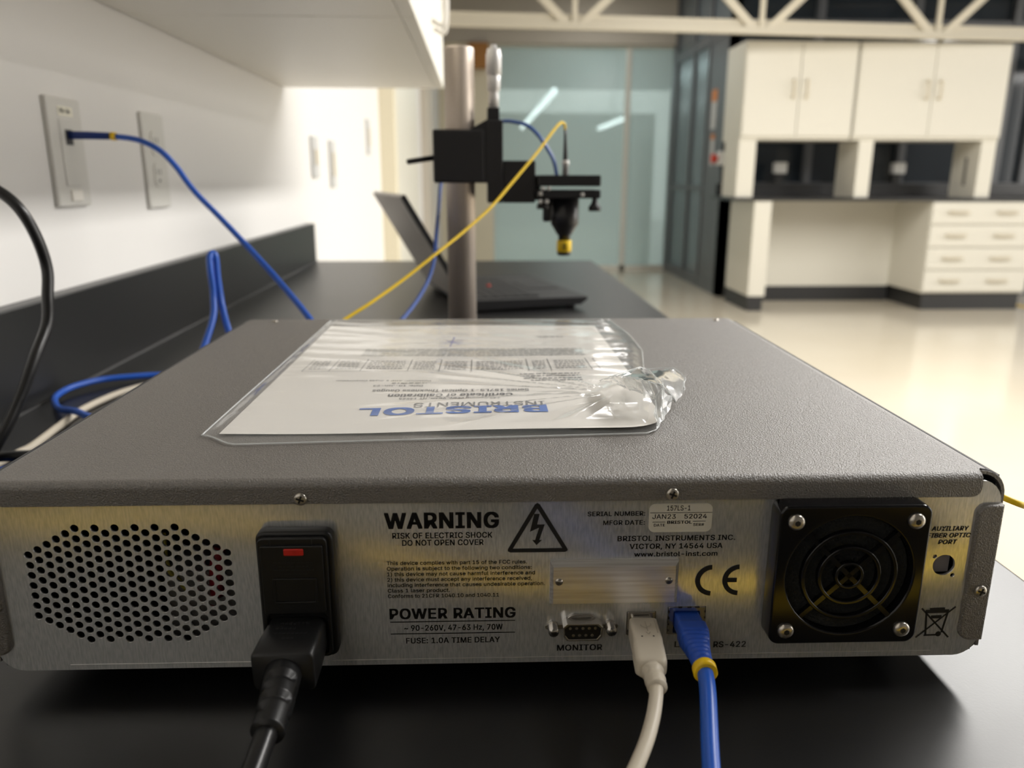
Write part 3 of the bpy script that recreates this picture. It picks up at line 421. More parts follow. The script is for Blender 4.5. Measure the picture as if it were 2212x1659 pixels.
obj('panel', bx(2.69, 4.09, YF + 0.60, YF + 0.63, 0.14, 0.942), M_cream, t)
obj('kick', bx(2.69, 4.09, YF + 0.595, YF + 0.63, 0, 0.14), M_black_kick, t)
t = thing('drawer_unit', 'cream four-drawer unit under the right of the far worktop', 'drawers', at(4.5, YF + .3, 0))
obj('body', bx(4.09, 5.02, YF + 0.02, YF + 0.66, 0.15, 0.942), M_cream, t, bev=0.003)
obj('kick', bx(4.12, 5.0, YF + 0.04, YF + 0.66, 0, 0.15), M_black_kick, t)
z = 0.16
for k in range(4):
    d = obj('drawer', bx(4.094, 5.016, YF, YF + 0.019, z + 0.006, z + 0.189), M_cream, t, bev=0.003)
    for hx in (4.32, 4.75):
        h = B(); tube(h, [(hx - 0.075, YF, z + 0.105), (hx - 0.07, YF - 0.028, z + 0.105), (hx + 0.07, YF - 0.028, z + 0.105), (hx + 0.075, YF, z + 0.105)], 0.010, 10)
        obj('handle', h, M_h, d, smooth=True)
    z += 0.195
M_plastic_w = mat('white_plastic', rgb(225, 225, 222), 0.4)
for x, lab in ((2.98, 'small white service fitting in the left gap above the far worktop'), (4.09, 'small white service fitting in the right gap above the far worktop')):
    t = thing('service_outlet', lab, 'outlet', at(x, YF + .68, 1.08), 'service fittings on the far desk')
    obj('stem', bx(x - 0.035, x + 0.035, YF + 0.665, YF + 0.70, 1.08, 1.17), M_black_kick, t)
    obj('box', bx(x - 0.055, x + 0.055, YF + 0.62, YF + 0.70, 1.17, 1.27), M_plastic_w, t, bev=0.008)
# tape on the floor, button and signs on the partition
M_tape = mat('yellow_tape', rgb(214, 176, 50), 0.5)
tag(obj('floor_tape', bx(5.12, 5.20, 6.2, 7.25, 0, 0.0015), M_tape), 'strip of yellow tape on the floor right of the drawer unit', 'tape')
M_red = mat('red_plastic', rgb(206, 58, 34), 0.4)
t = thing('emergency_button', 'white box with red push button on the dark partition corner', 'button', at(2.50, 7.28, 1.30))
obj('box', bx(2.450, 2.53, 7.22, 7.34, 1.245, 1.37), M_plastic_w, t, bev=0.01)
bm = B(); lathe(bm, (2.450, 7.28, 1.305), (-1, 0, 0), [(0, 0.03), (0.02, 0.03), (0.03, 0.045), (0.05, 0.042), (0.058, 0.02)]); obj('push_button', bm, M_red, t, smooth=True)
M_or = mat('orange_print', rgb(206, 130, 70), 0.6); M_lab = mat('label_white', rgb(190, 190, 188), 0.6)
for z0, z1, zs, lab in ((1.60, 1.97, 1.86, 'upper white sign with orange header on the dark glazed door'), (1.25, 1.55, 1.50, 'lower narrow white sign with orange header on the dark glazed door')):
    t = thing('warning_sign', lab, 'sign', at(2.54, 7.9, z0), 'signs on the dark partition')
    wd = 0.17 if z1 > 1.7 else 0.12
    obj('sheet', bx(2.539, 2.542, 7.72, 7.72 + wd, z0, zs), M_lab, t)
    obj('header', bx(2.538, 2.542, 7.72, 7.72 + wd, zs, z1), M_or, t, label='orange header')
t = thing('wall_sign', 'orange-brown box high on the far wall behind the micrometer', 'sign', at(0.24, 9.5, 2.2))
obj('box', bx(0.10, 0.33, 9.40, 9.55, 2.36, 2.63), M_wood, t, bev=0.01)
# wall plates beyond the bench
for y, z0, z1, lab in ((1.93, 1.13, 1.24, 'small white switch plate on the bright wall, nearest the bench end'), (2.20, 1.10, 1.24, 'small white switch plate on the bright wall, second from the bench end'), (3.05, 1.22, 1.36, 'small pale thermostat plate on the bright wall next to the door casing')):
    t = thing('switch_plate', lab, 'switch', at(-0.255, y, z0), 'plates on the far part of the left wall')
    obj('plate', bx(-0.255, -0.247, y, y + 0.075, z0, z1), M_lab, t, bev=0.003)
    obj('rocker', bx(-0.247, -0.243, y + 0.022, y + 0.053, z0 + 0.035, z1 - 0.035), M_h, t)
# roof truss crossing the room above the far cabinets
TY = 6.0
TM = Matrix.Translation((0, TY, 0)) @ Matrix.Rotation(0.085, 4, 'Z') @ Matrix.Translation((0, -TY, 0))
t = thing('roof_truss', 'cream open-web roof truss crossing the top of the room', 'truss', at(4, TY + .34, 2.2))
bm = B(); box(bm, -0.25, 11, TY - 0.07, TY - 0.01, 2.205, 2.215); box(bm, -0.25, 11, TY - 0.02, TY - 0.01, 2.205, 2.265)
box(bm, -0.25, 11, TY + 0.02, TY + 0.08, 2.235, 2.245); box(bm, -0.25, 11, TY + 0.02, TY + 0.03, 2.235, 2.32)
obj('bottom_chord', bm, M_truss, t, F=TM)
obj('top_chord', bx(-0.25, 11, TY - 0.05, TY + 0.05, 2.86, 2.92), M_truss, t, F=TM)
def web(a, b, r=0.022):
    bm = B(); d = Vector(b) - Vector(a); L = d.length; ang = math.atan2(d.x, d.z)
    M = Matrix.Translation(a) @ Matrix.Rotation(ang, 4, 'Y'); box(bm, -r, r, -0.012, 0.012, 0, L, M)
    obj('web_member', bm, M_truss, t, F=TM)
for k in range(-2, 7):
    x = 2.42 + k * 1.48
    for dx, r in ((-0.74, 0.03), (0.0, 0.018), (0.74, 0.03)):
        if -0.2 < x + dx < 11 and -0.2 < x < 11: web((x + dx * 0.05, TY, 2.23), (x + dx, TY, 2.88), r)
# glowing tubes added behind the glass for the light streaks reflected in it
M_tube = mat('lit_tube', (1, 1, 1, 1), 0.3, emit=((1, 1, 0.98, 1), 14.0))
for x, y0, y1, z, lab in ((1.30, 11.6, 20.0, 2.32, 'bright tube standing in for the longer left light streak on the glass wall'), (3.25, 16.4, 20.2, 2.32, 'short bright tube standing in for the light streak on the glass wall by the post')):
    t = thing('streak_tube', lab, 'lamp', at(x, (y0 + y1) / 2, z), 'tubes standing in for light streaks on the glass')
    bm = B(); cyl(bm, (x, y0, z), (x, y1, z), 0.05, seg=12); obj('tube', bm, M_tube, t, smooth=True)
    obj('hanger', bx(x - 0.01, x + 0.01, (y0 + y1) / 2, (y0 + y1) / 2 + 0.02, z, 3.4), M_white, t)

# ------------------------------------------------------------------ plates on the near wall
M_plate = mat('grey_wall_plate', rgb(214, 212, 206), 0.4)
t = thing('wall_plate', 'grey data wall plate with white label and blue cable plugged in', 'wall plate', at(-0.255, 0.614, 1.10))
bm = plate([rrect(0.578, 0.650, 1.1005, 1.2150, 0.002)], -0.2555, -0.2490, YZ, bevel=0.002)
obj('plate', bm, M_plate, t)
obj('insert', plate([rrect(0.597, 0.631, 1.1225, 1.193, 0.002)], -0.2495, -0.2478, YZ, bevel=0.0006), M_plate, t)
obj('label_strip', bx(-0.2495, -0.2484, 0.599, 0.630, 1.196, 1.206), mat('label_paper', rgb(240, 236, 220), 0.5), t, label='white printed label')
bm = B(); YZt = lambda y, z, d=0: (-0.2482, y, z); text(bm, 'HB-GA', 0.602, 0.624, 1.199, 0.005, YZt, 0.02)
obj('label_print', bm, M_black_kick, t)
obj('jack', bx(-0.2482, -0.2470, 0.607, 0.621, 1.166, 1.182), mat('jack_dark', rgb(60, 60, 66), 0.5), t)
obj('jack', bx(-0.2495, -0.2470, 0.604, 0.628, 1.106, 1.118), M_white, t, bev=0.001)
t = thing('wall_plate', 'pale duplex power outlet plate behind the blue cable', 'wall plate', at(-0.255, 0.855, 1.09))
obj('plate', plate([rrect(0.818, 0.893, 1.0900, 1.2170, 0.004)], -0.2555, -0.2495, YZ, bevel=0.002), M_plate, t)
for zc in (1.135, 1.177):
    r = obj('receptacle', plate([rrect(0.840, 0.871, zc - 0.0165, zc + 0.0165, 0.010)], -0.2497, -0.2480, YZ, bevel=0.0006), M_plate, t)
    bm = B()
    for y in (0.850, 0.861): box(bm, -0.2481, -0.2478, y - 0.001, y + 0.001, zc, zc + 0.008)
    lathe(bm, (-0.2481, 0.8555, zc - 0.008), (1, 0, 0), [(0, 0.0025), (0.0003, 0.0025)], 12); obj('slots', bm, M_black_kick, r)

# ------------------------------------------------------------------ post stand with probe
SY = 0.68
M_steel = mat('brushed_post_steel', rgb(222, 208, 194), 0.42, 0.55, bump=(60, 0.08, 0.001), stretch=(1, 1, 0.05))
M_anod = mat('black_anodised', rgb(34, 33, 36), 0.45)
M_anod2 = mat('black_anodised_gloss', rgb(40, 40, 43), 0.3)
M_chrome = mat('satin_chrome', rgb(214, 212, 210), 0.45, 0.35)
M_yel = mat('yellow_ring', rgb(252, 212, 22), 0.45)
t = thing('probe_stand', 'steel post stand with black clamp, micrometer and probe behind the instrument', 'stand', at(0.179, SY, BENCH))
bm = B(); lathe(bm, (0.1785, SY, BENCH + 0.012), (0, 0, 1), [(0, 0.0176), (0.350, 0.0176), (0.3525, 0.0166), (0.3535, 0.015)], 40)
obj('post', bm, M_steel, t, smooth=True, label='bare steel post')
obj('base_plate', bx(0.105, 0.255, SY - 0.075, SY + 0.075, BENCH, BENCH + 0.012), M_anod, t, bev=0.002)
bm = bx(0.147, 0.2075, SY - 0.027, SY + 0.027, 1.1262, 1.1868)
c = obj('clamp', bm, M_anod, t, bev=0.0025)
bm = B(); cyl(bm, (0.148, SY - 0.012, 1.1552), (0.1175, SY - 0.03, 1.1500), 0.0033, 0.0030, 14)
obj('clamp_lever', bm, M_anod, c, smooth=True)
bm = plate([[(0.190, 1.1868), (0.2115, 1.1985), (0.2115, 1.1262), (0.190, 1.1262)]], SY - 0.024, SY + 0.024)
obj('mounting_block', bm, M_anod, t)
bm = bx(0.2105, 0.2292, SY - 0.025, SY + 0.025, 1.1032, 1.1975)
st = obj('translation_stage', bm, M_anod, t, bev=0.0015)
obj('stage_cap', bx(0.2110, 0.2255, SY - 0.015, SY + 0.015, 1.1975, 1.2118), M_anod, st, bev=0.001)
bm = B(); lathe(bm, (0.2190, SY, 1.2118), (0, 0, 1), [(0, 0.0062), (0.016, 0.0062), (0.018, 0.0052), (0.0205, 0.0076), (0.036, 0.0080), (0.0365, 0.0072), (0.038, 0.0092), (0.060, 0.0092), (0.0615, 0.0080), (0.0655, 0.0080), (0.067, 0.0035), (0.0705, 0.0032)], 28)
obj('micrometer', bm, M_chrome, st, smooth=True, label='silver micrometer head')
obj('bracket', bx(0.2292, 0.2680, SY - 0.022, SY + 0.022, 1.1032, 1.1520), M_anod, t, bev=0.0015)
mm = obj('mirror_mount', bx(0.2705, 0.3455, SY - 0.030, SY + 0.030, 1.1225, 1.1355), M_anod2, t, bev=0.0018)
obj('mount_plate', bx(0.2690, 0.3455, SY - 0.030, SY + 0.030, 1.1085, 1.1185), M_anod2, mm, bev=0.0015)
obj('mount_arm', bx(0.2680, 0.2750, SY - 0.012, SY + 0.012, 1.1060, 1.1355), M_anod2, mm, bev=0.001)
for x, z in ((0.2735, 1.1140), (0.2765, 1.1200), (0.2835, 1.1200), (0.2735, 1.1050), (0.2810, 1.1050), (0.3235, 1.1130)):
    bm = B(); lathe(bm, (x, SY - 0.0285, z), (0, -1, 0), [(0, 0.0024), (0.0030, 0.0024), (0.0036, 0.0016)], 12); obj('screw', bm, M_chrome, mm, smooth=True, label='bright screw head')
for x, zz in ((0.3400, 1.0935), (0.2775, 1.0960)):
    bm = B(); lathe(bm, (x, SY - 0.020, zz), (0, 0, 1), [(0, 0.0075), (0.005, 0.0075), (0.0085, 0.0045), (0.013, 0.0032), (0.024, 0.0025)], 18); obj('adjuster_knob', bm, M_anod, mm, smooth=True)
bm = B(); lathe(bm, (0.306, SY, 1.1090), (0, 0, -1), [(0, 0.0172), (0.032, 0.0172), (0.0335, 0.0160), (0.040, 0.0118), (0.0440, 0.0098), (0.0455, 0.0076), (0.0520, 0.0072)], 32)
pr = obj('probe', bm, M_anod2, t, smooth=True)
bm = B(); lathe(bm, (0.306, SY, 1.0572), (0, 0, -1), [(0, 0.0088), (0.0005, 0.0092), (0.0135, 0.0092), (0.014, 0.0088)], 28)
obj('ring', bm, M_yel, pr, smooth=True, label='yellow ring with dark print')
bm = B()
for a in (-100, -92, -84): 
    q = math.radians(a); x, y = 0.306 + 0.00925 * math.cos(q), SY + 0.00925 * math.sin(q); box(bm, x - 0.0004, x + 0.0004, y - 0.0002, y, 1.046, 1.054)
obj('ring_print', bm, M_anod, pr)
bm = B(); lathe(bm, (0.306, SY, 1.0432), (0, 0, -1), [(0, 0.0086), (0.0035, 0.0084), (0.0045, 0.0070)], 28); obj('tip', bm, M_anod, pr, smooth=True)
bm = B(); lathe(bm, (0.2835, SY - 0.008, 1.1085), (0, 0, -1), [(0, 0.0055), (0.026, 0.0055), (0.028, 0.004)], 16); obj('locking_pin', bm, M_anod, pr, smooth=True)

# ------------------------------------------------------------------ laptop
M_lap = mat('laptop_black', rgb(40, 40, 42), 0.5); M_lid = mat('laptop_lid', rgb(186, 179, 171), 0.4, 0.2); M_scr = mat('screen_off', rgb(14, 14, 16), 0.12)
LM = at(0.1829, 0.9857, BENCH, 0.2583)
t = thing('laptop', 'open black laptop standing on the bench behind the steel post', 'laptop', LM)
bm = plate([[(0.0, 0.006), (0.012, 0.003), (0.20, 0.006), (0.212, 0.015), (0.212, 0.0195), (0.0, 0.0205)]], 0, 0.326)
base = obj('base', bm, M_lap, t, F=LM, bev=0.001)
bm = B()
for r in range(6):
    for k in range(14): box(bm, 0.022 + r * 0.0185, 0.038 + r * 0.0185, 0.025 + k * 0.0198, 0.0425 + k * 0.0198, 0.0200, 0.0217)
obj('keyboard', bm, M_lap, base, F=LM)
obj('touchpad', bx(0.142, 0.200, 0.115, 0.215, 0.0195, 0.0206), M_lap, base, F=LM)
bm = B(); lathe(bm, (0.078, 0.160, 0.0205), (0, 0, 1), [(0, 0.004), (0.003, 0.004), (0.004, 0.003)], 14); obj('pointing_stick', bm, M_red, base, F=LM, label='red pointing stick')
LL = LM @ Matrix.Translation((0, 0, 0.0205)) @ Matrix.Rotation(-0.5334, 4, 'Y')
lid = obj('lid', bx(-0.0085, 0.0, 0, 0.326, 0, 0.2), M_lid, t, F=LL, bev=0.001)
obj('screen', bx(0.0, 0.0008, 0.006, 0.320, 0.012, 0.195), M_scr, lid, F=LL)
obj('lid_edge', bx(-0.0080, 0.0006, -0.001, 0.0, 0.001, 0.1995), M_lap, lid, F=LL)
obj('emblem', bx(-0.0091, -0.0084, 0.012, 0.022, 0.135, 0.185), M_chrome, lid, F=LL, label='bright emblem strip')
for y in (0.04, 0.26):
    bm = B(); cyl(bm, (0.0, y, 0.0205), (0.0, y + 0.03, 0.0205), 0.005, seg=14); obj('hinge', bm, M_lap, t, F=LM, smooth=True)
for x in (0.02, 0.19):
    for y in (0.02, 0.29): obj('foot', bx(x - 0.006, x + 0.006, y, y + 0.016, 0, 0.0066), M_lap, t, F=LM)

# ------------------------------------------------------------------ the instrument
L0, R0, D0, H0 = -0.0095, 0.4225, 0.372, 0.0877
M_cov = mat('textured_powder_coat', rgb(102, 97, 92), 0.46, bump=(1500, 0.75, 0.0008, 2), var=(1100, rgb(92, 87, 82), rgb(112, 106, 100)), spec=1.0)
M_cov.node_tree.nodes['Principled BSDF'].inputs['IOR'].default_value = 1.75
M_pan = mat('brushed_aluminium', rgb(232, 233, 234), 0.19, 0.68, bump=(500, 0.10, 0.0004), var=(1400, rgb(218, 220, 222), rgb(246, 246, 246)), stretch=(1, 1, 0.14))
M_gal = mat('inner_metal', rgb(140, 140, 144), 0.4, 0.7)
M_dark = mat('dark_edge', rgb(40, 34, 32), 0.5)
M_ink = mat('black_ink', rgb(24, 24, 26), 0.55)
M_abs = mat('black_abs', rgb(20, 20, 21), 0.38, bump=(700, 0.08, 0.0003))
M_abs2 = mat('black_gloss_plastic', rgb(14, 14, 17), 0.16)
M_rub = mat('rubber', rgb(22, 22, 22), 0.7)
M_zinc = mat('zinc_screw', rgb(206, 200, 190), 0.28, 0.9)
M_plate2 = mat('milled_plate', rgb(240, 236, 232), 0.28, 0.75, bump=(400, 0.08, 0.0003), var=(900, rgb(226, 222, 218), rgb(250, 248, 246)), stretch=(0.03, 1, 1))
M_nickel = mat('nickel', rgb(206, 202, 196), 0.22, 0.95)
M_labpap = mat('label_vinyl', rgb(226, 222, 208), 0.4)
dev = thing('measuring_instrument', 'grey textured rack instrument with metal rear panel in the foreground', 'instrument', DEV)
def dpart(name, bm, m, parent=None, **k): return obj(name, bm, m, parent or dev, F=DEV, **k)
# cover: wrapped profile in x-z, extruded in y
def prof(inset):
    P = []; r = 0.011 - inset; x0, x1, zt = L0 + inset, R0 - inset, H0 - inset
    P.append((x0, 0.004))
    for k in range(9):
        a = math.radians(180 - 90 * k / 8); P.append((x0 + r + r * math.cos(a), zt - r + r * math.sin(a)))
    for k in range(9):
        a = math.radians(90 - 90 * k / 8); P.append((x1 - r + r * math.cos(a), zt - r + r * math.sin(a)))
    P.append((x1, 0.004)); return P
bm = B(); po, pi_ = prof(0), prof(0.0014)
def strip(bm, A, y0, Bp, y1):
    a = [bm.verts.new((x, y0, z)) for x, z in A]; b = [bm.verts.new((x, y1, z)) for x, z in Bp]
    for i in range(len(a) - 1): bm.faces.new((a[i], a[i + 1], b[i + 1], b[i]))
strip(bm, po, 0.0016, po, D0); strip(bm, po, 0.0016, pi_, 0.0016); strip(bm, pi_, 0.0016, pi_, D0); strip(bm, po, D0, pi_, D0)
# fold over the rear edge: bend plus lip
x0, x1 = L0 + 0.0125, R0 - 0.0125
ring = []
for k in range(13):
    a = math.radians(90 * k / 12); ring.append((0.0016 - 0.0036 * math.sin(a), H0 - 0.0036 + 0.0036 * math.cos(a)))
va = [bm.verts.new((x0, y, z)) for y, z in ring]; vb = [bm.verts.new((x1, y, z)) for y, z in ring]
for i in range(12): bm.faces.new((va[i], va[i + 1], vb[i + 1], vb[i]))
lip = rrect(x0, x1, 0.0774, H0 - 0.0036, 0.004, corners=(1, 1, 0, 0))
cov = dpart('top_cover', bm, M_cov, smooth=True)
dpart('rear_lip', plate([lip], -0.0020, -0.0006), M_cov, cov)
for sx, a, b in ((1, R0 - 0.0120, R0 - 0.0012), (-1, L0, L0 + 0.0088)):
    cn = (1, 0, 0, 1) if sx > 0 else (0, 1, 1, 0)
    dpart('side_flange', plate([rrect(a, b, 0.009, 0.0735, 0.005, corners=cn)], -0.0022, 0.0036, bevel=0.0010), M_cov, cov)
bm = B(); e = []
for k in range(9):
    a = math.radians(90 - 90 * k / 8); e.append(Vector((R0 - 0.0112 + 0.0110 * math.cos(a), 0.003, H0 - 0.0112 + 0.0110 * math.sin(a))))
loft(bm, e, [(0.0009, 0.0009, 2)] * 9, 8); dpart('cut_edge', bm, M_dark, cov, label='bare dark corner edge'); bm = B(); e2 = [Vector((R0 - 0.0005, 0.003, 0.009)), Vector((R0 - 0.0015, 0.003, 0.0045)), Vector((R0 - 0.0045, 0.003, 0.0015))]
loft(bm, e2, [(0.0009, 0.0009, 2)] * 3, 8); dpart('cut_edge', bm, M_dark, cov, label='bare dark corner edge')
# body behind the panel
bm = B(); box(bm, L0 + 0.004, R0 - 0.004, 0.004, D0, 0.0, 0.0015); box(bm, L0 + 0.0018, L0 + 0.003, 0.004, D0, 0.0005, 0.085); box(bm, R0 - 0.003, R0 - 0.0018, 0.004, D0, 0.0005, 0.085)
box(bm, L0 + 0.002, R0 - 0.002, D0 - 0.004, D0 - 0.002, 0.0, H0 - 0.003)
dpart('chassis', bm, mat('chassis_inside', rgb(70, 70, 72), 0.6))
for x in (0.03, R0 - 0.03):
    for y in (0.03, D0 - 0.03):
        bm = B(); lathe(bm, (x, y, -0.012), (0, 0, 1), [(0, 0.008), (0.012, 0.009)], 20); dpart('foot', bm, M_rub, smooth=True)
# rear panel with vents and cut-outs
loops = [rrect(L0 + 0.002, R0 - 0.002, 0.0004, H0 - 0.0035, 0.0105)]
NV = 0
for k in range(21):
    n = 7 + min(k, 20 - k) if min(k, 20 - k) <= 5 else (12 if min(k, 10 - abs(k - 10)) % 2 == 1 else 11)
    if 5 <= k <= 15: n = 12 if k % 2 == 1 else 11
    x = 0.0119 + k * 0.004075
    for j in range(n):
        loops.append(circ(x, 0.0409 + (j - (n - 1) / 2) * 0.00470, 0.00178, 18))
loops += [rrect(0.2627, 0.2756, 0.0128, 0.0246, 0.0003, 2), rrect(0.2806, 0.2974, 0.0128, 0.0267, 0.0003, 2), circ(0.4000, 0.0449, 0.0049, 28),
          circ(0.3955, 0.0490, 0.0010, 12), circ(0.4045, 0.0400, 0.0010, 12)]
pan = dpart('rear_panel', plate(loops, 0.0, 0.0014), M_pan)
bm = B(); tube(bm, [(L0 + 0.010, 0.0016, 0.0016), (R0 - 0.010, 0.0016, 0.0016)], 0.0016, 12, 0); dpart('bottom_bend', bm, M_pan, pan, smooth=True)
bm = B(); box(bm, 0.022, 0.40, -0.0001, 0.0, 0.0029, 0.00305); dpart('scribed_line', bm, M_plate2, pan, label='faint pale scratch line')
dpart('port_backing', bx(0.394, 0.406, 0.006, 0.008, 0.0385, 0.0515), mat('cap_grey', rgb(176, 170, 170), 0.5), pan, label='pale cap in the round port')
# inside seen through the vents
bm = bx(0.058, 0.098, 0.02, 0.16, 0.004, 0.036); dpart('power_supply', bm, mat('psu_grey', rgb(120, 118, 116), 0.5), dev)
bm = B(); tube(bm, [(0.084, 0.010, 0.030), (0.085, 0.009, 0.042), (0.0862, 0.011, 0.052)], 0.0030, 10); dpart('red_lead', bm, mat('red_wire', rgb(150, 20, 40), 0.4), dev, smooth=True)
bm = B(); tube(bm, [(0.070, 0.012, 0.032), (0.064, 0.010, 0.044), (0.062, 0.014, 0.058)], 0.0012, 8); dpart('yellow_lead', bm, mat('yellow_wire', rgb(170, 160, 60), 0.4), dev, smooth=True)
# screws
def screw(x, z, y0, r=0.0027, hexa=False, parent=None, head=0.0014):
    bm = B(); lathe(bm, (x, y0, z), (0, -1, 0), [(0, r), (head * 0.5, r), (head * 0.85, r * 0.86), (head, r * 0.55), (head * 1.02, 0.0001)], 22)
    o = dpart('screw', bm, M_zinc, parent, smooth=True)
    bm = B()
    if hexa: lathe(bm, (x, y0 - head * 1.0, z), (0, -1, 0), [(0, r * 0.42), (0.00012, r * 0.42)], 6)
    else:
        for a in (20, 110):
            M = Matrix.Translation((x, y0 - head, z)) @ Matrix.Rotation(math.radians(a), 4, 'Y'); box(bm, -r * 0.62, r * 0.62, -0.0002, 0.0002, -r * 0.15, r * 0.15, M)
    ob = obj('drive_recess', bm, M_ink, dev, F=DEV); ob.parent = o if o.parent is dev else o.parent
    return o
screw(0.1261, 0.0798, -0.0020); screw(0.2791, 0.0803, -0.0020); screw(0.4163, 0.0336, -0.0022); screw(-0.0040, 0.0327, -0.0022)
for x in (0.022, R0 - 0.022):
    bm = B(); lathe(bm, (x, D0 - 0.010, H0), (0, 0, 1), [(0, 0.0028), (0.0008, 0.0024), (0.0011, 0.001)], 16); dpart('screw', bm, M_zinc, smooth=True)
# ---- printing
PZ = lambda x, z, d=0: (x, -0.00018, z)
def printing(name, rows, slant=0.0, bold=0.021, extra=None):
    bm = B()
    for r in rows: text(bm, r[0], r[1], r[2], r[3], r[4], PZ, r[5] if len(r) > 5 else bold, slant)
    if extra: extra(bm)
    return dpart(name, bm, M_ink, pan)
printing('warning_text', [('WARNING', 0.1594, 0.2072, 0.0652, 0.0068, 0.035)], bold=0.03)
printing('shock_text', [('RISK OF ELECTRIC SHOCK', 0.1625, 0.2044, 0.0606, 0.0025), ('DO NOT OPEN COVER', 0.1665, 0.2007, 0.0573, 0.0025)])
comp = ['This device complies with part 15 of the FCC rules.', 'Operation is subject to the following two conditions:', '1) this device may not cause harmful interference and', '2) this device must accept any interference received,', 'including interference that causes undesirable operation.', 'Class 1 laser product.', 'Conforms to 21CFR 1040.10 and 1040.11']
ends = [0.2191, 0.2211, 0.2225, 0.2212, 0.2268, 0.1862, 0.2071]
printing('compliance_text', [(s_, 0.1597, e_, 0.0484 - 0.00258 * i, 0.0017) for i, (s_, e_) in enumerate(zip(comp, ends))], bold=0.016)
def lines(bm):
    for z in (0.0213, 0.0155): stroke(bm, (0.1602, z), (0.2141, z), 0.00045, PZ)
printing('rating_text', [('POWER RATING', 0.1600, 0.2143, 0.0228, 0.0048, 0.03), ('~ 90-260V, 47-63 Hz, 70W', 0.1661, 0.2087, 0.0170, 0.0026), ('FUSE: 1.0A TIME DELAY', 0.1667, 0.2075, 0.0108, 0.0026)], extra=lines)
printing('serial_text', [('SERIAL NUMBER:', 0.2443, 0.2686, 0.0698, 0.0020), ('MFGR DATE:', 0.2510, 0.2686, 0.0657, 0.0020)])
printing('maker_text', [('BRISTOL INSTRUMENTS INC.', 0.2573, 0.3076, 0.0582, 0.0023), ('VICTOR, NY 14564 USA', 0.2626, 0.3024, 0.0545, 0.0023), ('www.bristol-inst.com', 0.2647, 0.3005, 0.0509, 0.0021)])
printing('monitor_text', [('MONITOR', 0.2325, 0.2525, 0.0060, 0.0028)]); printing('network_text', [('LAN', 0.2844, 0.2936, 0.0068, 0.0028)]); printing('serial_port_text', [('RS-422', 0.3017, 0.3162, 0.0064, 0.0028)])
printing('fiber_text', [('AUXILIARY', 0.3922, 0.4080, 0.0612, 0.0020), ('FIBER OPTIC', 0.3907, 0.4094, 0.0580, 0.0020), ('PORT', 0.3959, 0.4038, 0.0549, 0.0020)], slant=0.18)
bm = plate([[(0.2109, 0.0542), (0.2119, 0.0536), (0.2352, 0.0536), (0.2362, 0.0542), (0.2362, 0.0549), (0.2242, 0.0754), (0.2232, 0.0760), (0.2222, 0.0754), (0.2109, 0.0550)], [(0.2130, 0.0553), (0.2340, 0.0553), (0.2232, 0.0735)]], -0.0003, -0.0001)
bm2 = [(0.2228, 0.0706), (0.2241, 0.0710), (0.2232, 0.0660), (0.2264, 0.0661), (0.2240, 0.0592), (0.2252, 0.0594), (0.2233, 0.0556), (0.2215, 0.0590), (0.2228, 0.0590), (0.2240, 0.0640), (0.2204, 0.0636)]
bm2 = [(0.2219, 0.0711), (0.2242, 0.0711), (0.2232, 0.0663), (0.2264, 0.0663), (0.2242, 0.0592), (0.2253, 0.0592), (0.2230, 0.0568), (0.2212, 0.0592), (0.2224, 0.0592), (0.2240, 0.0648), (0.2202, 0.0630)]
poly(bm, bm2, PZ); dpart('warning_symbol', bm, M_ink, pan)
def arc(cx, cz, ro, ri, a0, a1, n=24):
    o = [(cx + ro * math.cos(math.radians(a0 + (a1 - a0) * k / n)), cz + ro * math.sin(math.radians(a0 + (a1 - a0) * k / n))) for k in range(n + 1)]
    i = [(cx + ri * math.cos(math.radians(a0 + (a1 - a0) * k / n)), cz + ri * math.sin(math.radians(a0 + (a1 - a0) * k / n))) for k in range(n + 1)]
    return o + i[::-1]
bm = plate([arc(0.2990, 0.0392, 0.0073, 0.0052, 93, 267)], -0.0003, -0.0001)
b2 = plate([arc(0.3108, 0.0392, 0.0073, 0.0052, 93, 267)], -0.0003, -0.0001); me_ = bpy.data.meshes.new('t'); b2.to_mesh(me_); b2.free(); bm.from_mesh(me_); bpy.data.meshes.remove(me_)
stroke(bm, (0.3045, 0.0392), (0.3098, 0.0392), 0.0021, PZ); dpart('conformity_mark', bm, M_ink, pan)
bm = B()
stroke(bm, (0.3931, 0.0241), (0.4070, 0.0095), 0.0008, PZ); stroke(bm, (0.3922, 0.0096), (0.4082, 0.0247), 0.0008, PZ)
for a, b, wd in (((0.3955, 0.0217), (0.3965, 0.0103), 0.0009), ((0.4050, 0.0217), (0.4035, 0.0120), 0.0009), ((0.3957, 0.0107), (0.4030, 0.0109), 0.0008), ((0.3950, 0.0224), (0.4055, 0.0226), 0.0017), ((0.3968, 0.0237), (0.4035, 0.0239), 0.0010), ((0.3977, 0.0197), (0.4025, 0.0199), 0.0016)): stroke(bm, a, b, wd, PZ)
poly(bm, circ(0.4022, 0.0113, 0.0013, 14), PZ); dpart('bin_symbol', bm, M_ink, pan)
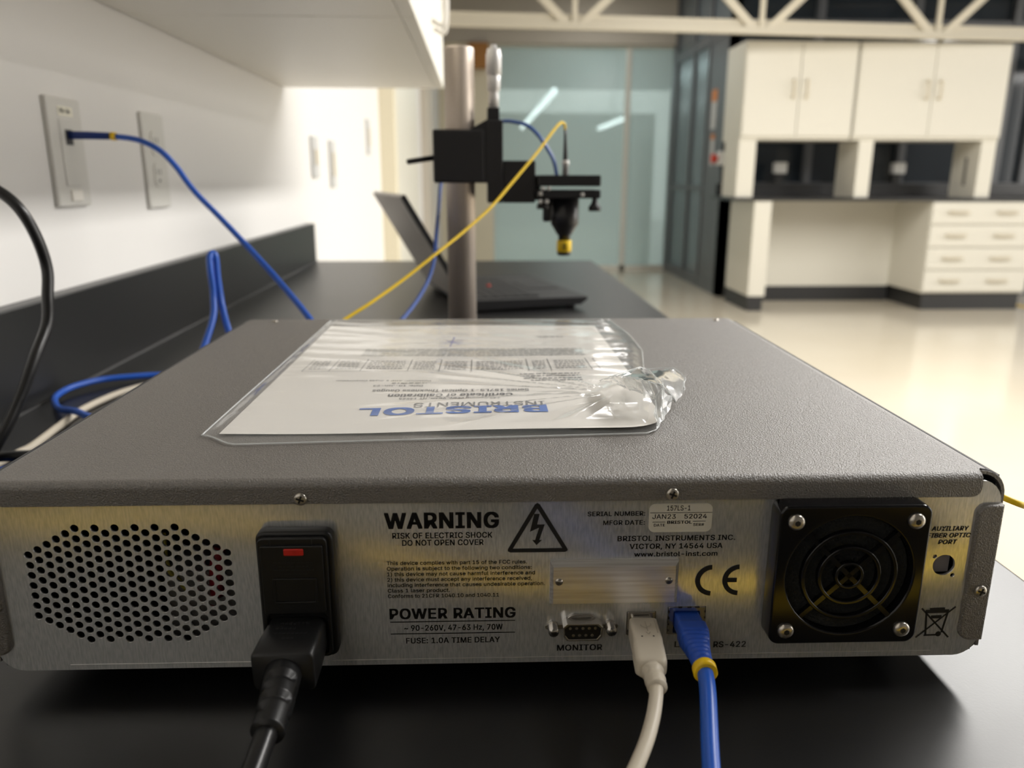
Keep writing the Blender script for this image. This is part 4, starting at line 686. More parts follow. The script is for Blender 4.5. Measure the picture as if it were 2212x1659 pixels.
# ---- serial label
lab = dpart('serial_label', plate([rrect(0.2702, 0.2970, 0.0622, 0.0751, 0.0026)], -0.0004, -0.0001), M_labpap, label='white printed serial label')
PL = lambda x, z, d=0: (x, -0.00052, z)
bm = B(); text(bm, '157LS-1', 0.2776, 0.2875, 0.0721, 0.0022, PL, 0.01); text(bm, 'JAN23', 0.2716, 0.2815, 0.0684, 0.0020, PL, 0.008); text(bm, '52024', 0.2851, 0.2947, 0.0684, 0.0020, PL, 0.014)
text(bm, 'BRISTOL', 0.2780, 0.2885, 0.0661, 0.0013, PL, 0.03); text(bm, 'DATE', 0.2724, 0.2771, 0.0649, 0.0012, PL, 0.014); text(bm, 'SER#', 0.2891, 0.2937, 0.0650, 0.0012, PL, 0.014)
for a, b, z in ((0.2706, 0.2968, 0.0711), (0.2718, 0.2772, 0.0669), (0.2889, 0.2943, 0.0671)): stroke(bm, (a, z), (b, z), 0.00022, PL)
dpart('label_print', bm, M_ink, lab)
# ---- blank plate with bevelled rim
bm = B(); a = [(0.2288, 0.0300), (0.2838, 0.0298), (0.2838, 0.0499), (0.2288, 0.0499)]; b = [(0.2302, 0.0306), (0.2823, 0.0306), (0.2823, 0.0478), (0.2302, 0.0478)]
va = [bm.verts.new((x, 0, z)) for x, z in a]; vc = [bm.verts.new((x, -0.0016, z)) for x, z in a]; vb = [bm.verts.new((x, -0.0030, z)) for x, z in b]
for i in range(4):
    j = (i + 1) % 4; bm.faces.new((va[i], va[j], vc[j], vc[i])); bm.faces.new((vc[i], vc[j], vb[j], vb[i]))
bm.faces.new(vb); bm.faces.new(va)
bp = dpart('blank_plate', bm, M_plate2, label='bright milled blank plate')
for x in (0.2326, 0.2795):
    bm = B(); lathe(bm, (x, -0.0030, 0.0410), (0, -1, 0), [(0, 0.0016), (0.0003, 0.0016), (0.0003, 0.0011), (0.00005, 0.0009), (0.00005, 0.0001)], 18); dpart('screw', bm, M_zinc, bp, smooth=True)
# ---- nine-way monitor port
mp = dpart('monitor_port', plate([rrect(0.2358, 0.2502, 0.0120, 0.0240, 0.0045), rrect(0.2366, 0.2494, 0.0130, 0.0232, 0.004)], -0.0012, 0.0), M_nickel)
def dshape(g): return [(0.2430 + sx * (w_ + g), z + (g if z > 0.018 else -g)) for sx, w_, z in ((-1, 0.0068, 0.0142), (1, 0.0068, 0.0142), (1, 0.0083, 0.0162), (1, 0.0086, 0.0208), (1, 0.0068, 0.0224), (-1, 0.0068, 0.0224), (-1, 0.0086, 0.0208), (-1, 0.0083, 0.0162))]
dpart('shell', plate([dshape(0), dshape(-0.0008)], -0.0058, 0.001), M_nickel, mp, bev=0.0002)
dpart('insert', plate([dshape(-0.0009)], -0.0053, 0.0), M_abs, mp)
bm = B()
for n_, z, o in ((5, 0.0202, 0), (4, 0.0168, 0)):
    for k in range(n_): lathe(bm, (0.2430 + (k - (n_ - 1) / 2) * 0.0027, -0.0053, z), (0, -1, 0), [(0, 0.0007), (0.0003, 0.0007), (0.0003, 0.0004)], 10)
dpart('contacts', bm, M_nickel, mp)
for x in (0.2305, 0.2555):
    bm = B(); lathe(bm, (x, 0, 0.0183), (0, -1, 0), [(0, 0.0026), (0.0012, 0.0026), (0.0014, 0.0022), (0.0055, 0.0022), (0.0055, 0.0013), (0.004, 0.0012)], 14); dpart('jack_screw', bm, M_nickel, mp, smooth=True)
bm = plate([rrect(0.2272, 0.2588, 0.0172, 0.0192, 0.0008)], -0.0010, -0.0002); dpart('flange', bm, M_nickel, mp)
# ---- usb and network sockets
up = dpart('usb_port', plate([rrect(0.2631, 0.2752, 0.0132, 0.0242, 0.0004), [(0.2642, 0.0142), (0.2741, 0.0142), (0.2741, 0.0218), (0.2722, 0.0233), (0.2661, 0.0233), (0.2642, 0.0218)]], -0.0004, 0.008), M_nickel)
dpart('insert', bx(0.2642, 0.2741, 0.004, 0.008, 0.0142, 0.0233), M_abs, up)
npt = dpart('network_port', plate([rrect(0.2810, 0.2970, 0.0132, 0.0263, 0.0004), rrect(0.2832, 0.2948, 0.0140, 0.0247, 0.0004)], -0.0003, 0.012), M_nickel)
dpart('insert', bx(0.2832, 0.2948, 0.009, 0.012, 0.0140, 0.0247), M_abs, npt)
bm = B()
for z in (0.0150, 0.0180, 0.0210, 0.0240): box(bm, 0.2808, 0.2814, -0.0006, 0.001, z, z + 0.0008); box(bm, 0.2966, 0.2972, -0.0006, 0.001, z, z + 0.0008)
for x in (0.2850, 0.2890, 0.2925): box(bm, x, x + 0.0018, -0.0006, 0.001, 0.0262, 0.0267)
dpart('spring_fingers', bm, M_dark, npt)
# ---- power inlet
pin = dpart('power_inlet', plate([rrect(0.1073, 0.1388, 0.0092, 0.0668, 0.0035)], -0.0060, 0.0, bevel=0.0012), M_abs, smooth=False)
bm = plate([rrect(0.1085, 0.1368, 0.0104, 0.0652, 0.0026), rrect(0.1106, 0.1350, 0.0116, 0.0305, 0.002)], -0.0082, -0.0060, bevel=0.0006); dpart('inner_frame', bm, M_abs, pin)
fd = dpart('fuse_drawer', plate([rrect(0.1100, 0.1352, 0.0316, 0.0622, 0.0008)], -0.0095, -0.0080, bevel=0.0004), M_abs, pin)
dpart('fuse_window', plate([rrect(0.1196, 0.1276, 0.0582, 0.0611, 0.0005)], -0.0100, -0.0090, bevel=0.0003), mat('red_window', rgb(206, 40, 32), 0.35), pin, label='red fuse window')
dpart('window_frame', plate([rrect(0.1143, 0.1323, 0.0364, 0.0480, 0.0006), rrect(0.1153, 0.1313, 0.0374, 0.0472, 0.0004)], -0.0101, -0.0094, bevel=0.0002), M_abs, pin)
bm = B(); box(bm, 0.1142, 0.1144, -0.0097, -0.0094, 0.0622, 0.0650); box(bm, 0.1310, 0.1312, -0.0097, -0.0094, 0.0622, 0.0650)
for k, (a, b) in enumerate(((0.1150, 0.1310), (0.1170, 0.1290), (0.1148, 0.1312), (0.1175, 0.1285))):
    x = a
    while x < b: 
        wd = random.uniform(0.0008, 0.0022); box(bm, x, min(x + wd, b), -0.00965, -0.0095, 0.0548 - k * 0.0017, 0.0553 - k * 0.0017); x += wd + 0.0006
dpart('embossing', bm, mat('emboss_black', rgb(34, 34, 35), 0.45), pin)
dpart('socket', bx(0.1106, 0.1350, -0.0062, -0.0058, 0.0112, 0.0275), M_rub, pin)
# ---- fan guard
FX, FZ = 0.3537, 0.0459
fg = dpart('fan_guard', plate([rrect(FX - 0.0318, FX + 0.0318, FZ - 0.0318, FZ + 0.0318, 0.0045), circ(FX, FZ, 0.0268, 48)] , -0.0105, 0.0, bevel=0.0010), M_abs2)
bm = plate([circ(FX, FZ, 0.0205, 48), circ(FX, FZ, 0.0188, 48)], -0.0105, -0.0075, bevel=0.0005)
def join(bm, b2):
    me_ = bpy.data.meshes.new('t'); b2.to_mesh(me_); b2.free(); bm.from_mesh(me_); bpy.data.meshes.remove(me_)
join(bm, plate([circ(FX, FZ, 0.0135, 40), circ(FX, FZ, 0.0118, 40)], -0.0105, -0.0075, bevel=0.0005))
join(bm, plate([circ(FX, FZ, 0.0062, 28), circ(FX, FZ, 0.0048, 28)], -0.0105, -0.0075, bevel=0.0005))
for a in (45, 135):
    M = Matrix.Translation((FX, -0.0088, FZ)) @ Matrix.Rotation(math.radians(a), 4, 'Y'); box(bm, -0.0275, 0.0275, -0.0013, 0.0013, -0.0010, 0.0010, M)
dpart('ribs', bm, M_abs2, fg)
M_foam = mat('filter_foam', rgb(34, 35, 34), 0.6, bump=(1100, 1.0, 0.002, 4))
bm = B(); lathe(bm, (FX, 0.0, FZ), (0, -1, 0), [(0, 0.0266), (0.0060, 0.0266), (0.0060, 0.0001)], 40); dpart('filter_foam', bm, M_foam, fg)
for sx, sz in ((-1, -1), (1, -1), (1, 1), (-1, 1)):
    x, z = FX + sx * 0.025, FZ + sz * 0.025
    bm = B(); lathe(bm, (x, -0.0102, z), (0, -1, 0), [(0, 0.0035), (0.0012, 0.0034), (0.0019, 0.0028), (0.0022, 0.0016), (0.0022, 0.0001)], 24); o = dpart('screw', bm, M_zinc, fg, smooth=True)
    bm = B(); lathe(bm, (x, -0.01235, z), (0, -1, 0), [(0, 0.0013), (0.0001, 0.0013)], 6); dpart('screw_socket', bm, M_ink, fg)

# ------------------------------------------------------------------ certificate in a plastic sleeve on the instrument
M_paper = mat('paper', rgb(240, 236, 230), 0.7)
M_blue_ink = mat('blue_ink', rgb(84, 124, 204), 0.6); M_grey_ink = mat('grey_ink', rgb(126, 126, 130), 0.6); M_lgrey = mat('pale_print', rgb(186, 186, 184), 0.6); M_pen = mat('pen_ink', rgb(70, 80, 190), 0.5)
def sstep(a, b, x):
    t = min(max((x - a) / (b - a), 0), 1); return t * t * (3 - 2 * t)
def zpaper(x, y): return H0 + 0.0012 + 0.0022 * sstep(0.14, 0.29, x) * (1 - sstep(0.06, 0.16, y)) + 0.0004 * math.sin(x * 40) * math.sin(y * 25)
certM = DEV @ Matrix.Translation((0.183, 0.196, H0))
cert = thing('certificate', 'white printed calibration certificate lying upside down inside the clear sleeve', 'paper', certM)
bm = B(); X0, X1, Y0, Y1 = 0.0752, 0.2912, 0.0555, 0.3340; N = 36; grid = {}
for i in range(N + 1):
    for j in range(N + 1):
        x, y = X0 + (X1 - X0) * i / N, Y0 + (Y1 - Y0) * j / N
        r = 0.022; cx, cy = X1 - r, Y0 + r                       # the near right corner is rolled under, so it looks round
        if x > cx and y < cy:
            d = math.hypot(x - cx, y - cy)
            if d > r * 1.0:
                m_ = max(x - cx, cy - y); sc = m_ / d; x, y = cx + (x - cx) * sc, cy + (y - cy) * sc
        grid[i, j] = bm.verts.new((x, y, zpaper(x, y)))
for i in range(N):
    for j in range(N): bm.faces.new((grid[i, j], grid[i + 1, j], grid[i + 1, j + 1], grid[i, j + 1]))
sheet = obj('sheet', bm, M_paper, cert, F=DEV, smooth=True)
PT = lambda x, y, d=0: (x, y, zpaper(x, y) + 0.0003)
def pprint(name, rows, m, bold=0.012, parts=()):
    bm = B()
    for r in rows: text(bm, r[0], r[1], r[2], r[3], r[4], PT, r[5] if len(r) > 5 else bold)
    for a, b, wd in parts: stroke(bm, a, b, wd, PT)
    return obj(name, bm, m, sheet, F=DEV)
pprint('logo_text', [('BRISTOL', 0.2339, 0.1354, 0.0960, 0.0125, 0.035)], M_blue_ink)
pprint('logo_subtitle', [('INSTRUMENTS', 0.2334, 0.1634, 0.1045, 0.0080, 0.0)], M_grey_ink)
pprint('address_text', [('770 Canning Pkwy, Victor, NY 14564', 0.2098, 0.1541, 0.1150, 0.0030)], M_grey_ink)
pprint('title_text', [('Certificate of Calibration', 0.2168, 0.1473, 0.1232, 0.0058, 0.02), ('Series 157LS-1 Optical Thickness Gauges', 0.2265, 0.1372, 0.1330, 0.0050)], M_grey_ink)
pprint('customer_text', [('Date: 10-Jan-23', 0.1650, 0.1361, 0.1430, 0.0030), ('Customer: AGP & Glass Corporation', 0.1691, 0.1126, 0.1545, 0.0030)], M_grey_ink)
def marks(x0, x1, y, h, gap=0.0012, lo=0.002, hi=0.007):
    out = []; x = x0; x1 = max(x0, x1)
    while x < x1:
        wd = random.uniform(lo, hi); out.append(((x, y), (min(x + wd, x1), y), h)); x += wd + gap
    return out
tv = [0.0866, 0.1035, 0.1229, 0.1524, 0.1722, 0.1926, 0.2292, 0.2435, 0.2694, 0.2746]
lines_ = [((x, 0.1770), (x * 0.985 + 0.0028, 0.2100), 0.0005) for x in tv] + [((0.0866, 0.1770), (0.2746, 0.1770), 0.0005)]
for a, b in zip(tv, tv[1:]):
    if b - a > 0.01:
        for y in (0.1835, 0.1885, 0.1935, 0.1985, 0.2035): lines_ += marks(a + 0.003, b - 0.003, y, 0.0016, 0.0007, 0.001, 0.003)
pprint('results_table', [], M_grey_ink, parts=lines_)
pm = []
for y in (0.1530, 0.1580, 0.1640, 0.1690): pm += marks(0.2200 + random.uniform(0, .01), 0.2600, y, 0.0018, 0.0008, 0.0012, 0.004)
pm += marks(0.1465, 0.1667, 0.1475, 0.0018, 0.0008, 0.001, 0.004)
pprint('model_lines', [], M_grey_ink, parts=pm)
pm = []
for y in (0.222, 0.227, 0.232, 0.237, 0.242): pm += marks(0.1173, 0.2698, y, 0.0022, 0.0008, 0.002, 0.008)
pm += marks(0.2404, 0.2611, 0.286, 0.003, 0.0010, 0.002, 0.005)
pprint('statement_lines', [], M_lgrey, parts=pm)
bm = B()
for a, b in (((0.171, 0.262), (0.184, 0.272)), ((0.172, 0.273), (0.183, 0.258)), ((0.176, 0.250), (0.178, 0.284)), ((0.173, 0.268), (0.185, 0.264))): stroke(bm, a, b, 0.0006, PT)
obj('signature', bm, M_pen, sheet, F=DEV)

# sleeve
M_film = film('clear_film', gloss=0.8, haze=0.10, rough=0.12); M_crink = film('crinkled_film_glare', gloss=2.6, haze=0.34, rough=0.16); M_crink2 = film('crushed_film_glare', gloss=3.0, haze=0.68, rough=0.14); M_seal = film('film_edge', gloss=1.0, haze=0.45, rough=0.2)  # crinkled and crushed film: white haze painted in for lamp reflections
slv = thing('plastic_sleeve', 'clear wrinkled plastic sleeve with crumpled right corner on top of the instrument', 'sleeve', certM)
def xl(y): return 0.0672 + 0.002 * sstep(0.055, 0.345, y)
XR = [(0.043, 0.262), (0.053, 0.277), (0.060, 0.2855), (0.08, 0.291), (0.10, 0.2935), (0.134, 0.296), (0.19, 0.304), (0.24, 0.3127), (0.30, 0.3132), (0.362, 0.3085)]
def lerp(T, y):
    for (a, p), (b, q) in zip(T, T[1:]):
        if y <= b: return p + (q - p) * max(0, (y - a) / (b - a))
    return T[-1][1]
def yn(x): return 0.055 - 0.0139 * sstep(0.067, 0.088, x) + 0.0115 * max(0, (x - 0.0856)) / 0.19
PX, PY = 0.276, 0.116
RID = [(2.30, 0.05, 0.0016), (2.55, 0.035, 0.0024), (2.72, 0.03, 0.0015), (2.95, 0.05, 0.0020), (3.12, 0.03, 0.0012), (3.32, 0.035, 0.0022), (3.50, 0.03, 0.0013), (3.75, 0.06, 0.0018), (4.15, 0.08, 0.0016)]
def zfilm(x, y):
    inside = sstep(0.0, 0.009, x - xl(y)) * sstep(0.0, 0.012, y - yn(x)) * sstep(0, 0.010, lerp(XR, y) - x) * sstep(0, 0.012, 0.362 - y)
    z = H0 + 0.0008 + inside * (zpaper(min(max(x, X0), X1), y) - H0 + 0.0007)
    dx, dy = x - PX, y - PY; r = math.hypot(dx, dy); th = math.atan2(dy, dx) % (2 * math.pi)
    for t0, w_, h in RID: z += inside * h * math.exp(-((th - t0) / w_) ** 2) * sstep(0.0, 0.03, r) * (1 - sstep(0.05, 0.17, r))
    n1 = noise.noise(Vector((x * 14 + y * 8, y * 38, 3.1))); n2 = noise.noise(Vector((x * 90, y * 140, 7.7)))
    far = sstep(0.20, 0.30, y)
    z += inside * (0.0007 + 0.0005 * far + 0.0012 * sstep(0.290, 0.298, x)) * abs(n1) + inside * 0.00010 * n2
    z += 0.007 * math.exp(-((x - 0.287) / 0.013) ** 2 - ((y - 0.120) / 0.014) ** 2)                      # pulled up at the pinch
    return z
bm = B(); NX, NY = 120, 150; gr = {}
for i in range(NX + 1):
    for j in range(NY + 1):
        u, v = i / NX, j / NY; x = 0.0672 + u * 0.24; 
        y = yn(x) + v * (0.362 - yn(x)); xx = xl(y) + u * (lerp(XR, y) - xl(y)); y = yn(xx) + v * (0.362 - yn(xx))
        gr[i, j] = bm.verts.new((xx, y, zfilm(xx, y)))
for i in range(NX):
    for j in range(NY): bm.faces.new((gr[i, j], gr[i + 1, j], gr[i + 1, j + 1], gr[i, j + 1]))
edge = [gr[i, 0].co.copy() for i in range(0, NX + 1, 2)] + [gr[NX, j].co.copy() for j in range(2, NY + 1, 2)]
edge2 = [gr[0, j].co.copy() for j in range(0, NY + 1, 2)] + [gr[i, NY].co.copy() for i in range(2, NX + 1, 2)]
obj('film', bm, M_film, slv, F=DEV, smooth=True)
bm = B(); loft(bm, edge, [(0.0005, 0.0004, 2)] * len(edge), 6); loft(bm, edge2, [(0.0005, 0.0004, 2)] * len(edge2), 6); obj('edge_seal', bm, M_seal, slv, F=DEV, smooth=True, label='milky welded edge')
# crumpled corner: two creased flaps standing up from the right edge
FL = {0: (0.2667, 0.1237, 0.0957), 1: (0.271, 0.1106, 0.1017), 2: (0.274, 0.0948, 0.1057), 3: (0.2801, 0.0801, 0.1077), 4: (0.2831, 0.0736, 0.1077), 5: (0.2908, 0.0746, 0.1057), 6: (0.2991, 0.0815, 0.0957), 7: (0.2846, 0.0571, 0.0907), 8: (0.2862, 0.0713, 0.0997), 9: (0.2854, 0.0772, 0.0997), 10: (0.2784, 0.0972, 0.0977), 11: (0.2737, 0.1232, 0.0947), 12: (0.2879, 0.1223, 0.1037), 13: (0.2946, 0.1341, 0.0997), 14: (0.3095, 0.1361, 0.0997), 15: (0.3138, 0.1329, 0.0977), 16: (0.3148, 0.1236, 0.0957), 17: (0.3101, 0.1082, 0.0937), 18: (0.3024, 0.0935, 0.0917), 19: (0.2930, 0.0950, 0.1040), 20: (0.2890, 0.0640, 0.0915)}
def creased(tris, jag, seed):
    bm = B(); V = {k: bm.verts.new(FL[k]) for t_ in tris for k in t_}
    for t_ in tris:
        try: bm.faces.new([V[k] for k in t_])
        except ValueError: pass
    bmesh.ops.subdivide_edges(bm, edges=bm.edges[:], cuts=4, use_grid_fill=True); bmesh.ops.triangulate(bm, faces=bm.faces[:])
    for v in bm.verts:
        p = v.co * 130 + Vector((seed, 0, 0)); q = v.co * 320
        v.co += Vector((noise.noise(p), noise.noise(p + Vector((9, 0, 0))), noise.noise(p + Vector((0, 9, 0))) * 1.3 + 0.5 * noise.noise(q))) * jag
        v.co.z = max(v.co.z, H0 + 0.0008)
    return bm
obj('crumpled_corner', creased([(0, 1, 11), (1, 2, 10), (1, 10, 11), (2, 3, 10), (3, 9, 10), (3, 4, 9), (4, 5, 8), (4, 8, 9), (5, 6, 20), (5, 20, 8), (8, 20, 7)], 0.0022, 0), M_crink2, slv, F=DEV, smooth=False)
obj('loose_flap', creased([(2, 12, 19), (12, 13, 19), (13, 14, 19), (14, 15, 16), (14, 16, 19), (16, 17, 19), (17, 18, 19), (18, 6, 19), (6, 5, 19), (5, 4, 19), (4, 3, 19), (3, 2, 19)], 0.0009, 4), M_crink, slv, F=DEV, smooth=True)
obj('folded_edge', creased([(12, 13, 19), (1, 12, 2)], 0.0012, 8), M_crink, slv, F=DEV)

bm = B()
for ch in ((0, 1, 2, 3, 4, 5, 6), (0, 11, 10, 9, 8, 7), (2, 10), (3, 9), (4, 8), (5, 8), (5, 20, 7), (1, 12, 13, 19, 5), (13, 14, 15, 16, 17)):
    pts = []
    for a, b in zip(ch, ch[1:]):
        A, Bq = Vector(FL[a]), Vector(FL[b])
        for k in range(5):
            p = A.lerp(Bq, k / 5); p += Vector((noise.noise(p * 200), noise.noise(p * 230), abs(noise.noise(p * 260)))) * 0.0012; p.z += 0.0004; pts.append(p)
    pts.append(Vector(FL[ch[-1]])); loft(bm, pts, [(0.00032, 0.00032, 2)] * len(pts), 6)
obj('crease_glints', bm, M_seal, slv, F=DEV, smooth=True, label='white lines painting the glints along the creases')  # white threads painting lamp glints along the folds

# ------------------------------------------------------------------ cables plugged into the rear panel
M_cordb = mat('black_pvc', rgb(26, 26, 27), 0.32); M_plugb = mat('black_plug', rgb(22, 22, 23), 0.42, bump=(900, 0.15, 0.0003))
M_ivory = mat('ivory_pvc', rgb(216, 206, 188), 0.42); M_blue = mat('blue_pvc', rgb(34, 92, 196), 0.34); M_blue2 = mat('blue_plug', rgb(36, 82, 186), 0.45); M_yring = mat('yellow_pvc', rgb(250, 206, 20), 0.4)
def local_thing(name, label, cat, p): return thing(name, label, cat, DEV @ Matrix.Translation(p))
t = local_thing('power_cord', 'thick black power cord plugged into the inlet with the red window', 'cord', (0.1225, -0.03, -0.012))
bm = B(); loft(bm, [(0.1225, -0.004, 0.0205), (0.1225, -0.008, 0.0205), (0.1225, -0.020, 0.0203), (0.1222, -0.0310, 0.0196), (0.1222, -0.0322, 0.0195)], [(0.0112, 0.0075, 7), (0.0118, 0.0080, 7), (0.0122, 0.0086, 8), (0.0124, 0.0090, 8), (0.0118, 0.0084, 7)], 40)
pl = obj('plug', bm, M_plugb, t, F=DEV, smooth=True)
bm = B()
for k, (a, b) in enumerate(((0.1170, 0.1275), (0.1158, 0.1240), (0.1160, 0.1290), (0.1200, 0.1240))):
    x = a
    while x < b: box(bm, x, x + 0.0011, -0.0125 - k * 0.0036, -0.0115 - k * 0.0036, 0.0286, 0.0290 - k * 0.00003); x += 0.0017
obj('embossing', bm, mat('emboss_mid', rgb(38, 38, 39), 0.4), pl, F=DEV)
ax = catmull([(0.1222, -0.0315, 0.0192), (0.1232, -0.042, 0.0186), (0.1238, -0.052, 0.0175), (0.1238, -0.062, 0.0160)], 8)
secs = [(0.0072 - 0.0011 * i / (len(ax) - 1),) * 2 + (2,) for i in range(len(ax))]
bm = B(); loft(bm, ax, secs, 48); bm.verts.ensure_lookup_table(); frs = frames(ax)
for (i0, ph) in ((6, 80), (10, 150), (14, 80), (18, 150), (6, 230), (10, 330), (14, 230), (18, 330)):      # flex slots, staggered around the sleeve
    for i in (i0, i0 + 1):
        for k in range(48):
            d = (360 * (k + 0.5) / 48 - ph + 180) % 360 - 180
            if abs(d) < 48: v = bm.verts[i * 48 + k]; v.co = ax[i] + (v.co - ax[i]) * 0.76
obj('strain_relief', bm, M_plugb, t, F=DEV, smooth=True)
bm = B(); tube(bm, [(0.1235, -0.055, 0.0170), (0.1232, -0.066, 0.0148), (0.1220, -0.080, 0.0110), (0.1200, -0.098, 0.0050), (0.116, -0.130, -0.0040), (0.10, -0.19, -0.0078), (0.04, -0.28, -0.0078)], 0.0041, 24); obj('cable', bm, M_cordb, t, F=DEV, smooth=True)

t = local_thing('usb_cable', 'ivory cable with square data plug in the rear panel', 'cable', (0.2695, -0.03, -0.012))
bm = B(); loft(bm, [(0.2691, 0.003, 0.0188), (0.2690, -0.0040, 0.0188)], [(0.0046, 0.0041, 8)] * 2, 24); obj('connector', bm, M_nickel, t, F=DEV, smooth=False, label='metal connector shell')
bm = B(); loft(bm, [(0.2690, -0.0035, 0.0188), (0.2690, -0.0042, 0.0188), (0.2684, -0.018, 0.0188), (0.2682, -0.0200, 0.0188), (0.2680, -0.0215, 0.0188), (0.2672, -0.031, 0.0187), (0.2671, -0.0335, 0.0186)], [(0.0056, 0.0048, 7), (0.0060, 0.0053, 7), (0.0061, 0.0054, 7), (0.0061, 0.0053, 6), (0.0064, 0.0047, 5), (0.0063, 0.0046, 5), (0.0050, 0.0038, 4)], 32)
pl = obj('plug', bm, M_ivory, t, F=DEV, smooth=True)
bm = B(); PU = lambda x, y, d=0: (x, y, 0.0244)
for a, b in (((0.2689, -0.0150), (0.2691, -0.0075)), ((0.2690, -0.0130), (0.2668, -0.0110)), ((0.2668, -0.0110), (0.2668, -0.0098)), ((0.2690, -0.0120), (0.2711, -0.0105)), ((0.2711, -0.0105), (0.2711, -0.0092)), ((0.2680, -0.0155), (0.2689, -0.0172)), ((0.2698, -0.0155), (0.2689, -0.0172)), ((0.2733, -0.006), (0.2728, -0.0165))): stroke(bm, a, b, 0.00045, PU)
obj('symbol', bm, mat('ivory_dark', rgb(186, 176, 158), 0.5), pl, F=DEV)
bm = B()
for x in (0.2658, 0.2706): poly(bm, circ(x, -0.0185, 0.0004, 10), lambda x_, y_, d=0: (x_, y_, 0.02435))
obj('pin_marks', bm, M_dark, pl, F=DEV)
ax = [Vector((0.2672, -0.0325 - 0.0012 * k, 0.0185 - 0.0001 * k)) for k in range(10)]
bm = B(); loft(bm, ax, [(r, r, 2) for r in (0.0044, 0.0044, 0.0046, 0.0038, 0.0037, 0.0042, 0.0042, 0.0036, 0.0040, 0.0039)], 24); obj('strain_relief', bm, M_ivory, t, F=DEV, smooth=True)
bm = B(); tube(bm, [(0.2672, -0.041, 0.0176), (0.2658, -0.0475, 0.0162), (0.2625, -0.057, 0.0134), (0.2570, -0.068, 0.0098), (0.248, -0.081, 0.0050), (0.232, -0.098, -0.0010), (0.19, -0.14, -0.0090), (0.10, -0.20, -0.0093)], 0.0027, 20); obj('cable', bm, M_ivory, t, F=DEV, smooth=True)

t = local_thing('network_cable', 'blue network cable with yellow ring plugged into the rear panel', 'cable', (0.2890, -0.03, -0.012))
bm = B(); loft(bm, [(0.2892, 0.004, 0.0196), (0.2892, -0.0085, 0.0198)], [(0.0055, 0.0040, 9)] * 2, 24); obj('connector', bm, M_blue2, t, F=DEV)
ax = [(0.2892, -0.0075, 0.0200), (0.2891, -0.0085, 0.0200), (0.2890, -0.0135, 0.0198), (0.2888, -0.0165, 0.0196), (0.2886, -0.0200, 0.0192), (0.2885, -0.0235, 0.0189), (0.2884, -0.0270, 0.0186), (0.2883, -0.0320, 0.0183)]
bm = B(); ax = [Vector(p) for p in ax]
pts, sec = [], []
base_ = [(0.0052, 0.0044, 7), (0.0060, 0.0052, 7), (0.0061, 0.0053, 6), (0.0058, 0.0050, 4), (0.0052, 0.0046, 3), (0.0047, 0.0043, 2.5), (0.0044, 0.0041, 2.2), (0.0040, 0.0038, 2)]
for i in range(7):
    for k in range(6):
        u = k / 6; p = ax[i].lerp(ax[i + 1], u); a, b = base_[i], base_[i + 1]; f = [a[m_] + (b[m_] - a[m_]) * u for m_ in range(3)]
        pts.append(p); sec.append(tuple(f))
loft(bm, pts, sec, 40); bm.verts.ensure_lookup_table()
for n_, i in enumerate(range(14, 40, 4)):                        # flex slots from both sides of the boot
    for k in range(40):
        a_ = 360 * (k + 0.5) / 40; d = (a_ - (90 + (24 if n_ % 2 else -24)) + 180) % 360 - 180; d2 = (a_ - (270 + (24 if n_ % 2 else -24)) + 180) % 360 - 180
        if abs(d) < 62 or abs(d2) < 62: v = bm.verts[i * 40 + k]; v.co = pts[i] + (v.co - pts[i]) * 0.84
obj('boot', bm, M_blue2, t, F=DEV, smooth=True)
bm = B(); loft(bm, [(0.2883, -0.0312, 0.0183), (0.2883, -0.0316, 0.0183), (0.2881, -0.0350, 0.0178), (0.2881, -0.0354, 0.0178)], [(0.0044, 0.0044, 2), (0.0048, 0.0048, 2), (0.0048, 0.0048, 2), (0.0043, 0.0043, 2)], 28); obj('ring', bm, M_yring, t, F=DEV, smooth=True, label='yellow ring')
bm = B(); tube(bm, [(0.2884, -0.030, 0.0184), (0.2876, -0.038, 0.0174), (0.2862, -0.046, 0.0155), (0.2840, -0.056, 0.0125), (0.2816, -0.067, 0.0090), (0.279, -0.080, 0.0045), (0.275, -0.098, -0.0020), (0.262, -0.14, -0.0085), (0.23, -0.22, -0.0088)], 0.0032, 20); obj('cable', bm, M_blue, t, F=DEV, smooth=True)

# ------------------------------------------------------------------ cables on and behind the bench
t = thing('network_cable', 'blue cable arching from the grey wall plate down behind the instrument', 'cable', at(-0.25, 0.62, 1.176))
bm = B(); loft(bm, [(-0.2475, 0.6165, 1.1763), (-0.238, 0.6165, 1.1763), (-0.228, 0.617, 1.1763), (-0.2035, 0.617, 1.1757)], [(0.0055, 0.0040, 7), (0.0055, 0.0042, 7), (0.0044, 0.0042, 3), (0.0038, 0.0038, 2)], 20); obj('plug', bm, mat('dark_blue_plug', rgb(28, 56, 128), 0.5), t, smooth=True)
bm = B(); cyl(bm, (-0.2035, 0.617, 1.1757), (-0.1985, 0.617, 1.1753), 0.0044); obj('ring', bm, M_yring, t, smooth=True, label='yellow ring')
bm = B(); tube(bm, [(-0.2035, 0.617, 1.1757), (-0.1988, 0.617, 1.1753), (-0.1742, 0.617, 1.1715), (-0.1521, 0.615, 1.1607), (-0.1344, 0.61, 1.1434), (-0.1222, 0.605, 1.1270), (-0.1090, 0.598, 1.1125), (-0.0781, 0.575, 1.0875), (-0.0322, 0.54, 1.0486), (-0.0004, 0.51, 1.0222), (0.0322, 0.47, 0.9963), (0.06, 0.44, 0.965), (0.09, 0.43, 0.930), (0.14, 0.45, 0.9175), (0.20, 0.47, 0.9175)], 0.0031, 16); obj('cable', bm, M_blue, t, smooth=True)
